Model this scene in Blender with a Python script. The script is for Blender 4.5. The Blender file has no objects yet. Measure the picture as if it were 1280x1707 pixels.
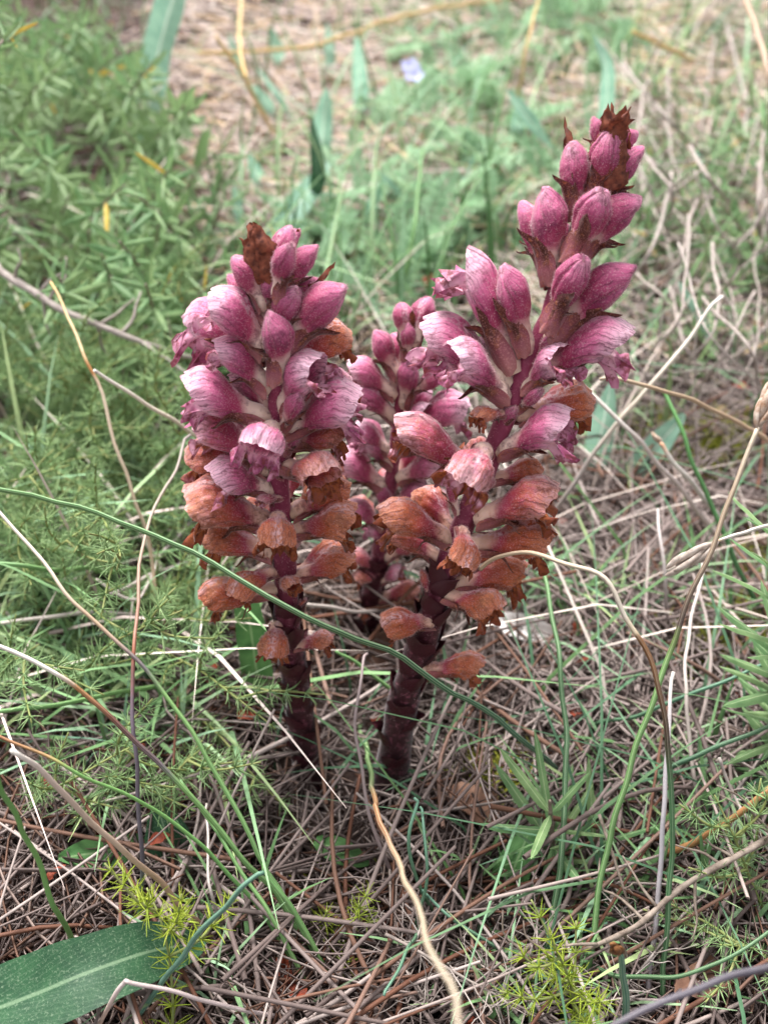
import bpy, math, random
import numpy as np
from mathutils import Vector, Matrix, noise
rng = random.Random(7)
nrg = np.random.default_rng(7)
SC = bpy.context.scene
COL = SC.collection
R = math.radians

# ------------------------------------------------------------------ camera, sky, sun, exposure
CAM_H, PITCH, FPX, W0, H0 = 0.35, R(42), 1800.0, 1280.0, 1707.0
cd = bpy.data.cameras.new('camera')
cam = bpy.data.objects.new('camera', cd); COL.objects.link(cam)
cam.location = (0, 0, CAM_H); cam.rotation_euler = (math.pi/2 - PITCH, 0, 0)
cd.sensor_fit = 'VERTICAL'; cd.sensor_height = 24.0; cd.lens = 24.0*FPX/H0
cd.clip_start = 0.01; cd.clip_end = 400
cd.dof.use_dof = True; cd.dof.focus_distance = 0.325; cd.dof.aperture_fstop = 7.0
SC.camera = cam
SUN_EL, SUN_AZ = R(62), R(-25)            # azimuth measured from +Y towards +X
wd = bpy.data.worlds.new('World'); SC.world = wd; wd.use_nodes = True
nt = wd.node_tree; nt.nodes.clear()
sky = nt.nodes.new('ShaderNodeTexSky'); sky.sky_type = 'NISHITA'; sky.sun_disc = False
sky.sun_elevation = SUN_EL; sky.sun_rotation = SUN_AZ; sky.dust_density = 4.0; sky.air_density = 1.0; sky.ozone_density = 1.0
hs = nt.nodes.new('ShaderNodeHueSaturation'); hs.inputs['Saturation'].default_value = 0.18   # overcast: the sky's light is nearly white
bg = nt.nodes.new('ShaderNodeBackground'); bg.inputs['Strength'].default_value = 0.075
wo = nt.nodes.new('ShaderNodeOutputWorld')
nt.links.new(sky.outputs[0], hs.inputs['Color']); nt.links.new(hs.outputs[0], bg.inputs[0]); nt.links.new(bg.outputs[0], wo.inputs[0])
sd = bpy.data.lights.new('sun', 'SUN'); sd.energy = 1.5; sd.angle = R(24); sd.color = (1.0, 0.98, 0.965)
sun = bpy.data.objects.new('sun', sd); COL.objects.link(sun)
sdir = Vector((math.sin(SUN_AZ)*math.cos(SUN_EL), math.cos(SUN_AZ)*math.cos(SUN_EL), math.sin(SUN_EL)))
sun.rotation_euler = sdir.to_track_quat('Z', 'Y').to_euler(); sun.location = sdir*5
vs = SC.view_settings
vs.view_transform = 'Standard'; vs.look = 'None'; vs.gamma = 1.0; vs.use_curve_mapping = False; vs.exposure = 2.18
SC.render.engine = 'CYCLES'
SC.cycles.use_denoising = True
SC.cycles.max_bounces = 6; SC.cycles.diffuse_bounces = 3; SC.cycles.transmission_bounces = 4; SC.cycles.transparent_max_bounces = 4

# ------------------------------------------------------------------ helpers
CO, SI = math.cos(PITCH), math.sin(PITCH)
CAMP = Vector((0, 0, CAM_H))
RIGHT, UP, FWD = Vector((1, 0, 0)), Vector((0, SI, CO)), Vector((0, CO, -SI))
def ray(x, y): return RIGHT*((x-W0/2)/FPX) + UP*((H0/2-y)/FPX) + FWD
def pz(x, y, z=0.0):                       # pixel -> point at height z
    d = ray(x, y); return CAMP + d*((z-CAM_H)/d.z)
def py(x, y, Y):                           # pixel -> point in the upright plane at distance Y
    d = ray(x, y); return CAMP + d*(Y/d.y)
def pd(x, y, depth): return CAMP + ray(x, y)*depth
def depth_of(p): return (p-CAMP).dot(FWD)
def gz(x, y):                              # height of the soil
    return .005*math.sin(23*x+1.3)*math.sin(19*y+.4) + .004*math.sin(51*x-31*y) + .003*math.sin(83*y+37*x+2)

def mesh(name, V, F, UV=None, mat=None, smooth=True):
    me = bpy.data.meshes.new(name)
    V = np.asarray(V, dtype=np.float32).reshape(-1, 3)
    me.from_pydata(V.tolist() if len(V) < 40000 else list(map(tuple, V.tolist())), [], F)
    if UV is not None:
        ul = me.uv_layers.new(name='UVMap')
        li = np.empty(len(me.loops), dtype=np.int32); me.loops.foreach_get('vertex_index', li)
        ul.data.foreach_set('uv', np.asarray(UV, dtype=np.float32)[li].ravel())
    if smooth: me.polygons.foreach_set('use_smooth', np.ones(len(me.polygons), dtype=bool))
    if mat: me.materials.append(mat)
    me.update()
    return me
def link(name, me, parent=None, M=None):
    o = bpy.data.objects.new(name, me); COL.objects.link(o)
    if parent is not None: o.parent = parent
    if M is not None: o.matrix_basis = M
    return o
def tag(o, label, cat, group=None, kind=None):
    if label: o['label'] = label
    if cat: o['category'] = cat
    if group: o['group'] = group
    if kind: o['kind'] = kind
    return o
def thing(name, loc, label, cat, group=None):
    o = bpy.data.objects.new(name, None); COL.objects.link(o); o.location = loc; o.empty_display_size = .01
    return tag(o, label, cat, group)

class Geo:
    def __init__(s): s.V, s.F, s.U = [], [], []
    def add(s, V, F, U):
        b = len(s.V); s.V.extend(V); s.U.extend(U); s.F.extend([tuple(i+b for i in f) for f in F]); return s
    def mesh(s, name, mat, smooth=True): return mesh(name, s.V, s.F, s.U, mat, smooth)

def spline(P, n):                          # Catmull-Rom through P
    P = [Vector(p) for p in P]
    if len(P) == 2: return [P[0].lerp(P[1], i/(n-1)) for i in range(n)]
    Q = [P[0]*2-P[1]] + P + [P[-1]*2-P[-2]]
    out = []
    for i in range(n):
        t = i/(n-1)*(len(P)-1); k = min(int(t), len(P)-2); t -= k
        a, b, c, d = Q[k:k+4]
        out.append(.5*((2*b)+(c-a)*t+(2*a-5*b+4*c-d)*t*t+(3*b-a-3*c+d)*t**3))
    return out
def frames(pts):
    n = len(pts); T = []
    for i in range(n):
        t = pts[min(i+1, n-1)]-pts[max(i-1, 0)]
        T.append(t.normalized() if t.length > 1e-9 else Vector((0, 0, 1)))
    ref = Vector((0, 0, 1)) if abs(T[0].z) < .9 else Vector((1, 0, 0))
    N = (ref-T[0]*ref.dot(T[0])).normalized(); out = []
    for t in T:
        N = (N-t*N.dot(t)).normalized(); out.append((t, N, t.cross(N)))
    return out
def tube(pts, rad, sides=6, off=Vector((0, 0, 0)), vrand=None, flat=1.0, cap=True):
    fr = frames(pts); V, F, U = [], [], []; n = len(pts)
    for i, (p, (t, a, b)) in enumerate(zip(pts, fr)):
        r = rad(i/(n-1)) if callable(rad) else rad
        for j in range(sides):
            an = 2*math.pi*j/sides
            V.append(tuple(p-off+a*(math.cos(an)*r)+b*(math.sin(an)*r*flat)))
            U.append((i/(n-1), j/sides if vrand is None else vrand))
    for i in range(n-1):
        for j in range(sides):
            k = (j+1) % sides
            F.append((i*sides+j, i*sides+k, (i+1)*sides+k, (i+1)*sides+j))
    if cap:
        F.append(tuple(range(sides-1, -1, -1))); F.append(tuple((n-1)*sides+j for j in range(sides)))
    return V, F, U
def sm(a, b, x):
    t = min(1, max(0, (x-a)/(b-a))); return t*t*(3-2*t)
def table(xs, ys, x):
    # smooth interpolation of a profile
    for i in range(len(xs)-1):
        if x <= xs[i+1]: break
    x0, x1 = xs[i], xs[i+1]; h = x1-x0; t = (x-x0)/h
    def m(k):
        if k == 0: return (ys[1]-ys[0])/(xs[1]-xs[0])
        if k == len(xs)-1: return (ys[-1]-ys[-2])/(xs[-1]-xs[-2])
        return (ys[k+1]-ys[k-1])/(xs[k+1]-xs[k-1])
    return ((2*t**3-3*t*t+1)*ys[i]+(t**3-2*t*t+t)*h*m(i)+(-2*t**3+3*t*t)*ys[i+1]+(t**3-t*t)*h*m(i+1))

# ------------------------------------------------------------------ materials
def lin(*c):
    return tuple(((v/255)/12.92 if v/255 <= .04045 else ((v/255+.055)/1.055)**2.4) for v in c)+(1,)
class Mat:
    def __init__(s, name):
        s.m = bpy.data.materials.new(name); s.m.use_nodes = True
        s.t = s.m.node_tree; s.t.nodes.clear()
        s.out = s.n('ShaderNodeOutputMaterial')
    def n(s, kind, **kw):
        x = s.t.nodes.new(kind)
        for k, v in kw.items(): setattr(x, k, v)
        return x
    def l(s, a, b): s.t.links.new(a, b)
    def put(s, sock, v):
        if hasattr(v, 'is_output'): s.l(v, sock)
        else: sock.default_value = v
    def math(s, op, a, b=0.0, clamp=False):
        x = s.n('ShaderNodeMath', operation=op, use_clamp=clamp); s.put(x.inputs[0], a); s.put(x.inputs[1], b); return x.outputs[0]
    def mix(s, f, a, b, blend='MIX'):
        x = s.n('ShaderNodeMix', data_type='RGBA', blend_type=blend); s.put(x.inputs[0], f); s.put(x.inputs[6], a); s.put(x.inputs[7], b); return x.outputs[2]
    def ramp(s, f, stops, interp='LINEAR'):
        x = s.n('ShaderNodeValToRGB'); e = x.color_ramp.elements; x.color_ramp.interpolation = interp
        while len(e) < len(stops): e.new(.5)
        for el, (p, c) in zip(e, stops): el.position = p; el.color = c
        s.put(x.inputs[0], f); return x.outputs[0]
    def fr(s, f, a, b):
        x = s.n('ShaderNodeMapRange'); x.interpolation_type = 'SMOOTHSTEP'; s.put(x.inputs[0], f); x.inputs[1].default_value = a; x.inputs[2].default_value = b; return x.outputs[0]
    def uv(s):
        x = s.n('ShaderNodeUVMap'); y = s.n('ShaderNodeSeparateXYZ'); s.l(x.outputs[0], y.inputs[0]); return x.outputs[0], y.outputs[0], y.outputs[1]
    def pos(s):
        return s.n('ShaderNodeTexCoord').outputs['Object']
    def gpos(s): return s.n('ShaderNodeNewGeometry').outputs['Position']
    def oattr(s, name):
        x = s.n('ShaderNodeAttribute', attribute_type='OBJECT', attribute_name=name); return x.outputs['Fac']
    def orand(s): return s.n('ShaderNodeObjectInfo').outputs['Random']
    def noise(s, vec, scale, detail=3, rough=.55):
        x = s.n('ShaderNodeTexNoise'); s.l(vec, x.inputs['Vector']); x.inputs['Scale'].default_value = scale; x.inputs['Detail'].default_value = detail; x.inputs['Roughness'].default_value = rough; return x.outputs[0]
    def vec(s, x, y, z=0.0):
        c = s.n('ShaderNodeCombineXYZ'); s.put(c.inputs[0], x); s.put(c.inputs[1], y); s.put(c.inputs[2], z); return c.outputs[0]
    def done(s, col, rough=.6, trans=0.0, spec=.3, sheen=0.0, bump=None, bstr=.3, bdist=.0005, sss=0.0):
        p = s.n('ShaderNodeBsdfPrincipled'); s.put(p.inputs['Base Color'], col); s.put(p.inputs['Roughness'], rough)
        p.inputs['Specular IOR Level'].default_value = spec
        if sheen:
            p.inputs['Sheen Weight'].default_value = sheen; p.inputs['Sheen Roughness'].default_value = .4
        if bump is not None:
            b = s.n('ShaderNodeBump'); b.inputs['Strength'].default_value = bstr; b.inputs['Distance'].default_value = bdist
            s.put(b.inputs['Height'], bump); s.l(b.outputs[0], p.inputs['Normal'])
        o = p.outputs[0]
        if trans:
            tr = s.n('ShaderNodeBsdfTranslucent'); s.put(tr.inputs[0], col)
            mx = s.n('ShaderNodeMixShader'); mx.inputs[0].default_value = trans; s.l(o, mx.inputs[1]); s.l(tr.outputs[0], mx.inputs[2]); o = mx.outputs[0]
        s.l(o, s.out.inputs[0]); return s.m

def corolla_material():
    m = Mat('corolla'); uvv, u, v = m.uv(); P = m.pos(); age = m.oattr('age'); seed = m.oattr('seed')
    sv = m.n('ShaderNodeVectorMath', operation='ADD'); m.l(P, sv.inputs[0]); m.l(m.vec(seed, seed, seed), sv.inputs[1]); P = sv.outputs[0]
    big = m.noise(P, 3.2, 3); fine = m.noise(P, 15, 4, .62); mott = m.noise(P, 62, 2, .6)
    uu = m.math('ADD', u, m.math('MULTIPLY', m.math('SUBTRACT', big, .5), .30))
    fresh = m.ramp(uu, [(0, lin(234, 208, 186)), (.27, lin(236, 204, 190)), (.41, lin(168, 62, 96)), (.56, lin(154, 44, 88)), (.78, lin(198, 98, 140)), (1.0, lin(242, 198, 216))])
    old = m.ramp(uu, [(0, lin(222, 190, 165)), (.24, lin(220, 168, 148)), (.38, lin(160, 54, 78)), (.54, lin(168, 66, 56)), (.75, lin(182, 92, 48)), (1.0, lin(202, 132, 98))])
    rust = m.ramp(big, [(.3, lin(122, 44, 20)), (.5, lin(174, 76, 32)), (.72, lin(210, 138, 94))])
    af = m.fr(m.math('ADD', age, m.math('MULTIPLY', m.math('SUBTRACT', fine, .5), .7)), .15, .75)
    c = m.mix(af, fresh, old)
    rf = m.math('MULTIPLY', m.fr(m.math('ADD', age, m.math('MULTIPLY', m.math('SUBTRACT', big, .5), 1.2)), .62, 1.2), m.fr(u, .32, .62))
    c = m.mix(rf, c, rust)
    # pale highlight painted along the top ridge of the hood
    ridge_light = m.math('MULTIPLY', m.fr(m.math('ABSOLUTE', m.math('SUBTRACT', v, .25)), .10, .0), m.fr(fine, .40, .62))
    c = m.mix(m.math('MULTIPLY', ridge_light, .7), c, lin(236, 202, 212))
    c = m.mix(m.math('MULTIPLY', m.fr(mott, .52, .68), .36), c, lin(224, 182, 190))      # pale down
    # veins
    wv = m.math('SINE', m.math('ADD', m.math('MULTIPLY', v, 100.53), m.math('ADD', m.math('MULTIPLY', fine, 5.0), m.math('MULTIPLY', big, 9.0))))
    wv = m.math('MULTIPLY', m.math('MULTIPLY', m.fr(wv, .74, 1.0), m.fr(u, .30, .75)), m.fr(m.noise(P, 5.5, 3), .42, .58))
    w2 = m.math('SINE', m.math('ADD', m.math('MULTIPLY', v, 213.6), m.math('ADD', m.math('MULTIPLY', fine, 9.0), m.math('MULTIPLY', big, 12.0))))
    wv = m.math('MAXIMUM', wv, m.math('MULTIPLY', m.math('MULTIPLY', m.fr(w2, .6, 1.0), .55), m.fr(u, .45, .9)))
    c = m.mix(m.math('MULTIPLY', wv, .66), c, m.mix(age, lin(92, 26, 58), lin(98, 40, 26)))
    c = m.mix(m.math('MULTIPLY', m.fr(m.math('ADD', m.math('MULTIPLY', fine, .5), m.math('MULTIPLY', big, .5)), .5, .62), .6), c, m.mix(age, lin(104, 34, 64), lin(116, 52, 26)))
    # browned rim
    edge = m.math('MULTIPLY', m.fr(m.math('ADD', u, m.math('MULTIPLY', m.math('SUBTRACT', fine, .5), .5)), 1.0, 1.12), m.math('ADD', .25, m.math('MULTIPLY', age, .75)))
    c = m.mix(edge, c, lin(112, 52, 28))
    hgt = m.math('ADD', m.math('MULTIPLY', wv, -.6), m.math('MULTIPLY', mott, .7))
    return m.done(c, m.math('SUBTRACT', .58, m.math('MULTIPLY', age, .14)), .25, .4, .3, bump=hgt, bstr=.55, bdist=.0003)
def lip_material():
    m = Mat('corolla_lip'); uvv, u, v = m.uv(); P = m.pos(); age = m.oattr('age'); fine = m.noise(P, 16, 4, .65); big = m.noise(P, 5, 2)
    c = m.ramp(m.math('ADD', big, m.math('MULTIPLY', u, .2)), [(.38, lin(226, 182, 190)), (.58, lin(206, 146, 168)), (.78, lin(166, 84, 122))])
    brown = m.ramp(fine, [(.35, lin(92, 40, 22)), (.55, lin(150, 80, 42)), (.75, lin(190, 130, 84))])
    c = m.mix(m.fr(m.math('ADD', age, m.math('MULTIPLY', m.math('SUBTRACT', big, .5), 1.4)), .25, .6), c, brown)
    c = m.mix(m.math('MULTIPLY', m.fr(m.math('ADD', fine, m.math('MULTIPLY', u, .18)), .6, .74), .75), c, lin(112, 48, 46))
    return m.done(c, .65, .2, .25, .3, bump=fine, bstr=.5, bdist=.0004)
def bract_material():
    m = Mat('bract'); uvv, u, v = m.uv(); P = m.pos(); dry = m.oattr('age'); fine = m.noise(P, 20, 4, .65); big = m.noise(P, 4, 2)
    mid = m.fr(m.math('ABSOLUTE', m.math('SUBTRACT', v, .5)), .42, .10)
    c = m.ramp(m.math('ADD', u, m.math('MULTIPLY', m.math('SUBTRACT', big, .5), .4)), [(0, lin(158, 104, 104)), (.3, lin(134, 70, 84)), (.6, lin(90, 38, 40)), (1, lin(60, 22, 18))])
    c = m.mix(m.math('MULTIPLY', mid, m.fr(m.math('ADD', u, m.math('MULTIPLY', m.math('SUBTRACT', fine, .5), .6)), .25, .7)), c, lin(50, 18, 14))
    c = m.mix(m.math('MULTIPLY', m.math('MULTIPLY', m.fr(fine, .48, .66), m.fr(big, .4, .6)), .6), c, lin(170, 100, 60))
    mott = m.noise(P, 70, 2, .6); c = m.mix(m.math('MULTIPLY', m.fr(mott, .52, .66), .4), c, lin(196, 140, 136))
    c = m.mix(m.math('MULTIPLY', dry, .3), c, lin(140, 76, 40))
    return m.done(c, .6, .12, .3, .3, bump=fine, bstr=.5, bdist=.0004)
def stem_material():
    m = Mat('broomrape_stem'); uvv, u, v = m.uv(); P = m.pos(); n = m.noise(P, 500, 4, .65); n2 = m.noise(P, 90, 2)
    c = m.ramp(m.math('ADD', u, m.math('MULTIPLY', m.math('SUBTRACT', n2, .5), .3)), [(0, lin(40, 10, 15)), (.22, lin(60, 14, 25)), (.42, lin(108, 30, 56)), (.7, lin(138, 50, 82)), (1, lin(140, 60, 84))])  # maroon foot, darkened further to put the surrounding grass's shade into the colour
    c = m.mix(m.math('MULTIPLY', m.fr(n, .5, .7), .4), c, lin(166, 92, 110))
    return m.done(c, .55, 0, .35, .25, bump=n, bstr=.6, bdist=.0006)
def plain(name, c1, c2, scale=200, rough=.6, trans=.15, spec=.3, sheen=0, use_rand=0.0, c3=None):
    m = Mat(name); P = m.pos(); n = m.noise(P, scale, 4, .6)
    c = m.ramp(n, [(.32, c1), (.68, c2)])
    if use_rand:
        c = m.mix(m.math('MULTIPLY', m.orand(), use_rand), c, c3)
    return m.done(c, rough, trans, spec, sheen, bump=n, bstr=.3)
def stalk_material(name, stops, stripes=0.0, rough=.5):
    m = Mat(name); uvv, u, v = m.uv(); P = m.pos(); n = m.noise(P, 350, 4, .6)
    c = m.ramp(m.math('ADD', u, m.math('MULTIPLY', m.math('SUBTRACT', n, .5), .08)), stops)
    c = m.mix(m.math('MULTIPLY', m.fr(n, .5, .75), .35), c, m.mix(.5, c, lin(70, 58, 52)))
    if stripes:
        st = m.fr(m.math('SINE', m.math('MULTIPLY', v, 2*math.pi*7)), .2, .9)
        c = m.mix(m.math('MULTIPLY', st, min(1, stripes*1.8)), c, m.mix(.5, c, lin(206, 206, 176)))
        gr = m.fr(m.math('SINE', m.math('MULTIPLY', v, 2*math.pi*7)), -.3, -.9); c = m.mix(m.math('MULTIPLY', gr, min(.6, stripes*1.5)), c, m.mix(.6, c, lin(30, 36, 26)))
    return m.done(c, rough, .08, .35, 0, bump=n, bstr=.3)
def straw_material(name, stops, far=None):
    m = Mat(name); uvv, u, v = m.uv(); P = m.gpos(); n = m.noise(P, 300, 3, .6)
    c = m.ramp(v, stops)
    c = m.mix(m.math('MULTIPLY', m.fr(n, .45, .75), .5), c, m.mix(.5, c, lin(60, 46, 42)))
    return m.done(c, .65, .05, .25)
def blade_material(name, c1, c2, mid, rough=.5, trans=.25, midw=.06, tip=None, fuzzy=False, var=None, ns=160):
    m = Mat(name); uvv, u, v = m.uv(); P = m.pos(); n = m.noise(P, ns, 4, .6); f = m.noise(P, ns*9, 3, .7)
    c = m.ramp(n, [(.3, c1), (.7, c2)])
    if var: c = m.mix(m.math('MULTIPLY', m.orand(), .6), c, var)
    if tip: c = m.mix(m.fr(m.math('ADD', u, m.math('MULTIPLY', n, .2)), .9, 1.1), c, tip)
    side = m.math('SINE', m.math('ADD', m.math('MULTIPLY', m.math('ABSOLUTE', m.math('SUBTRACT', v, .5)), 90), m.math('MULTIPLY', u, -70)))
    c = m.mix(m.math('MULTIPLY', m.fr(side, .5, 1), .12), c, mid)
    c = m.mix(m.math('MULTIPLY', m.fr(m.math('ABSOLUTE', m.math('SUBTRACT', v, .5)), midw, midw*.3), .8), c, mid)
    if fuzzy: c = m.mix(m.math('MULTIPLY', m.fr(f, .52, .7), .35), c, lin(150, 170, 140))
    return m.done(c, rough, trans, .3, .1, bump=f, bstr=.25)

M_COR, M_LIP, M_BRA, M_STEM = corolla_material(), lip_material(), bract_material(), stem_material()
M_FUZZ = plain('fuzz', lin(214, 168, 178), lin(232, 200, 196), 400, .5, .4)
M_SCALE = plain('scale_leaf', lin(36, 10, 16), lin(78, 22, 36), 500, .5, 0, .4)
M_WITHER = plain('withered_bract', lin(66, 26, 18), lin(140, 76, 54), 9, .65, .1)
M_NEEDLE = plain('needle', lin(136, 164, 108), lin(182, 206, 150), 2, .5, .3, .3, 0, .45, lin(70, 120, 66))
M_NEEDLE_Y = plain('needle_yellow', lin(150, 166, 50), lin(186, 196, 78), 2, .5, .3, .3, 0, .4, lin(110, 150, 50))
M_SPRIG = plain('sprig_stem', lin(110, 126, 66), lin(140, 140, 90), 200, .6, 0)
M_LINEAR = blade_material('linear_leaf', lin(96, 126, 78), lin(146, 172, 116), lin(180, 198, 152), .45, .35, .05, None, False, lin(76, 128, 84), 3)
M_LINEAR_Y = blade_material('yellowed_leaf', lin(196, 156, 60), lin(208, 186, 84), lin(220, 200, 120), .5, .25, .05, None, False, None, 3)
M_TWIG = plain('twig', lin(96, 82, 72), lin(150, 136, 124), 300, .75, 0)
M_GREYTWIG = plain('grey_twig', lin(130, 118, 114), lin(178, 168, 160), 300, .75, 0, .3, 0, .4, lin(120, 104, 94))
M_LANCE = blade_material('lance_leaf', lin(30, 66, 42), lin(46, 86, 54), lin(112, 138, 106), .5, .2, .035, None, True)
M_LANCE_B = blade_material('bluish_lance_leaf', lin(124, 168, 146), lin(156, 194, 170), lin(206, 222, 206), .5, .45, .06, None, True)
M_LANCE_G = blade_material('green_lance_leaf', lin(74, 122, 68), lin(104, 150, 88), lin(150, 180, 128), .45, .25, .05)
M_FEATHER = plain('feathery_leaf', lin(150, 184, 148), lin(186, 210, 178), 3, .55, .4, .3, 0, .6, lin(136, 176, 132))
M_GRASS = straw_material('fine_grass', [(0, lin(84, 120, 74)), (.35, lin(116, 150, 100)), (.6, lin(138, 172, 138)), (.8, lin(150, 166, 112)), (1, lin(108, 148, 124))])
STRAW = [(0, lin(56, 44, 40)), (.3, lin(98, 84, 80)), (.55, lin(130, 115, 110)), (.72, lin(168, 154, 148)), (.8, lin(122, 96, 82)), (.92, lin(100, 64, 48)), (1, lin(178, 164, 154))]
M_STRAW = straw_material('dry_straw', STRAW)
M_STRAWF = straw_material('pale_straw', [(0, lin(158, 138, 128)), (.3, lin(198, 178, 170)), (.6, lin(220, 204, 196)), (.85, lin(212, 180, 136)), (1, lin(232, 222, 214))])  # far straw lighter, near straw darker: brightness of the background painted into the colours
M_CHIP = plain('leaf_fragment', lin(96, 62, 46), lin(150, 112, 90), 4, .7, .1, .3, 0, .8, lin(168, 150, 140))
M_REDCHIP = plain('red_leaf_fragment', lin(120, 50, 34), lin(156, 76, 52), 4, .6, .2)
M_MOSS = plain('moss', lin(112, 120, 36), lin(150, 150, 56), 300, .8, .1)

# ------------------------------------------------------------------ the setting
def build_ground():
    xs = np.unique(np.concatenate([np.linspace(-60, -2, 12), np.linspace(-2, -.8, 14), np.linspace(-.8, .8, 150), np.linspace(.8, 2, 14), np.linspace(2, 60, 12)]))
    ys = np.unique(np.concatenate([np.linspace(-40, -1, 10), np.linspace(-1, 0, 12), np.linspace(0, 1.5, 150), np.linspace(1.5, 4, 16), np.linspace(4, 90, 12)]))
    V = []
    for y in ys:
        for x in xs:
            V.append((x, y, gz(x, y)+.006*noise.noise(Vector((x*40, y*40, 0)))-.004 if abs(x) < 3 and -1 < y < 5 else -.004))
    nx = len(xs); F = [(j*nx+i, j*nx+i+1, (j+1)*nx+i+1, (j+1)*nx+i) for j in range(len(ys)-1) for i in range(nx-1)]
    m = Mat('soil'); P = m.gpos(); a = m.noise(P, 26, 5, .65); b = m.noise(P, 190, 4, .7)
    c = m.ramp(a, [(.3, lin(42, 32, 28)), (.5, lin(66, 52, 47)), (.7, lin(104, 88, 82))])
    c = m.mix(m.fr(b, .5, .7), c, lin(48, 36, 32))
    mat = m.done(c, .9, 0, .15, bump=b, bstr=.8, bdist=.003)
    o = link('ground', mesh('ground', V, F, None, mat)); tag(o, 'dark brown soil under the straw and leaf litter', None, None, 'structure')
build_ground()

# ------------------------------------------------------------------ broomrapes
UX = [0, .12, .25, .4, .55, .7, .85, 1]
OPEN = dict(zt=[.06, .10, .095, .13, .20, .25, .235, .12], zb=[-.06, -.11, -.10, -.09, -.10, -.12, -.14, -.16], w=[.06, .105, .095, .12, .175, .22, .235, .20])
BUD = dict(zt=[.06, .12, .115, .14, .19, .215, .185, .075], zb=[-.06, -.12, -.115, -.13, -.16, -.165, -.13, -.03], w=[.065, .125, .115, .14, .195, .225, .195, .09])
def corolla(opn, age, seed, arch, fat=1.0, NU=26, NV=80):
    r = random.Random(seed); ph = [r.uniform(0, 6.28) for _ in range(6)]
    e = .22+.78*opn
    T = {k: [a*e+b*(1-e) for a, b in zip(OPEN[k], BUD[k])] for k in OPEN}
    back = .43*(.3+.7*opn)*(1-.25*age)
    nz = lambda p, s: noise.noise(Vector((p[0]*s+seed*3.1, p[1]*s, p[2]*s)))
    def P(u, f):
        zt, zb, w = (table(UX, T[k], u)*fat for k in ('zt', 'zb', 'w'))
        s = (1+math.sin(f))/2
        x = u*(1-back*(1-s**1.15))
        cf, sf = math.cos(f), math.sin(f)
        y = w*cf*(1-.10*opn*max(0, sf)**4)
        z = (zt+zb)/2 + (zt-zb)/2*sf
        fr = sm(.78, 1, u)*opn
        k = fr*(.05*math.sin(f*5+ph[0])+.035*math.sin(f*11+ph[1])+.02*math.sin(f*23+ph[4]))
        flare = fr*.08*abs(cf)+.10*fr*fr
        y *= 1+k+flare; z = (zt+zb)/2+(z-(zt+zb)/2)*(1+k*.8)
        x += fr*fr*(.014*math.sin(f*5+ph[2])+.008*math.sin(f*13+ph[3])+.010*noise.noise(Vector((f*7, seed, 1))))*(1+.5*age)
        x -= fr*.035*math.exp(-((f-math.pi/2)/.14)**2)                 # notch between the two upper lobes
        # creases on the hood
        g = sm(.25, .6, u)
        z += g*(.016*math.sin(5*cf+ph[2])+.006*math.sin(17*cf+ph[1]+u*3))*max(0, sf)
        if opn < .5: z -= (1-opn)*.03*g*math.exp(-(cf/.25)**2)*max(0, sf)
        cr = g*.05*(math.exp(-((f-(2*math.pi-.45-.3*u))/.13)**2)+math.exp(-((f-(math.pi+.45+.3*u))/.13)**2))
        y *= 1-cr*2.2; z += cr*.5
        z += arch*(4*x*(1-x))*.5
        a = (.014+.022*age)*min(1, u*3)
        q = (x, y, z)
        n1, n2, n3 = nz(q, 7), nz((y, z, x), 7), nz((z, x, y), 15)
        return (x+a*n2*.5, y+a*(n1+.5*n3), z+a*(n2+.6*n3))
    V, U, F = [], [], []
    for i in range(NU+1):
        ui = 1-(1-i/NU)**1.25
        for j in range(NV+1):
            f = 2*math.pi*j/NV
            V.append(P(ui, f)); U.append((ui*(.82 if opn < .45 else 1), j/NV))
    n = NV+1; NR = NU
    if opn < .45:                          # the closed tip of a bud, its flaps folded in
        last = [Vector(v) for v in V[-n:]]; c = sum(last, Vector((0, 0, 0)))/n
        for sc, dx in ((.72, .028), (.38, .036), (.02, .022)):
            for j in range(NV+1):
                q = c+(last[j]-c)*sc; q.x = last[j].x*sc+c.x*(1-sc)+dx+.012*math.sin(3*2*math.pi*j/NV+ph[0])*(1-sc)
                V.append(tuple(q)); U.append((.84, j/NV))
            NR += 1
    for i in range(NR):
        for j in range(NV): F.append((i*n+j, i*n+j+1, (i+1)*n+j+1, (i+1)*n+j))
    return (V, F, U), P
def lip(P, opn, age, seed):
    r = random.Random(seed+5); ph = [r.uniform(0, 6.28) for _ in range(5)]
    NS, NT = 60, 9; V, F, U = [], [], []
    ln = (.30-.12*age)*(.35+.65*opn); dr = r.uniform(.2, .75)+.35*age
    for i in range(NT+1):
        t = i/NT
        for j in range(NS+1):
            s = j/NS; f = math.pi*(1.02+.96*s)
            b = Vector(P(1, f)); b0 = Vector(P(.93, f))
            out = Vector((0, math.cos(f)*.8, -.45+.35*math.sin(f)))
            lobe = .30+.70*abs(math.sin(3*math.pi*s))**.55
            d = Vector((.62, 0, 0))+out*.5
            p = b+(d*t*(1-.25*t)+Vector((0, 0, -dr))*t*t*.8)*ln*lobe
            fr = t**1.2*ln
            p.z += fr*(.30*math.sin(s*31+ph[0])+.18*math.sin(s*67+ph[1]+t*3)); p.x += fr*(.22*math.sin(s*43+ph[2])+.14*math.sin(s*83+ph[3])); p.y += fr*.2*math.sin(s*37+ph[4]+t*2)
            p.y += .012*noise.noise(p*14)*(1+2*age)
            V.append(tuple(p)); U.append((t, s))
    n = NS+1
    for i in range(NT):
        for j in range(NS): F.append((i*n+j, i*n+j+1, (i+1)*n+j+1, (i+1)*n+j))
    return V, F, U
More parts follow.
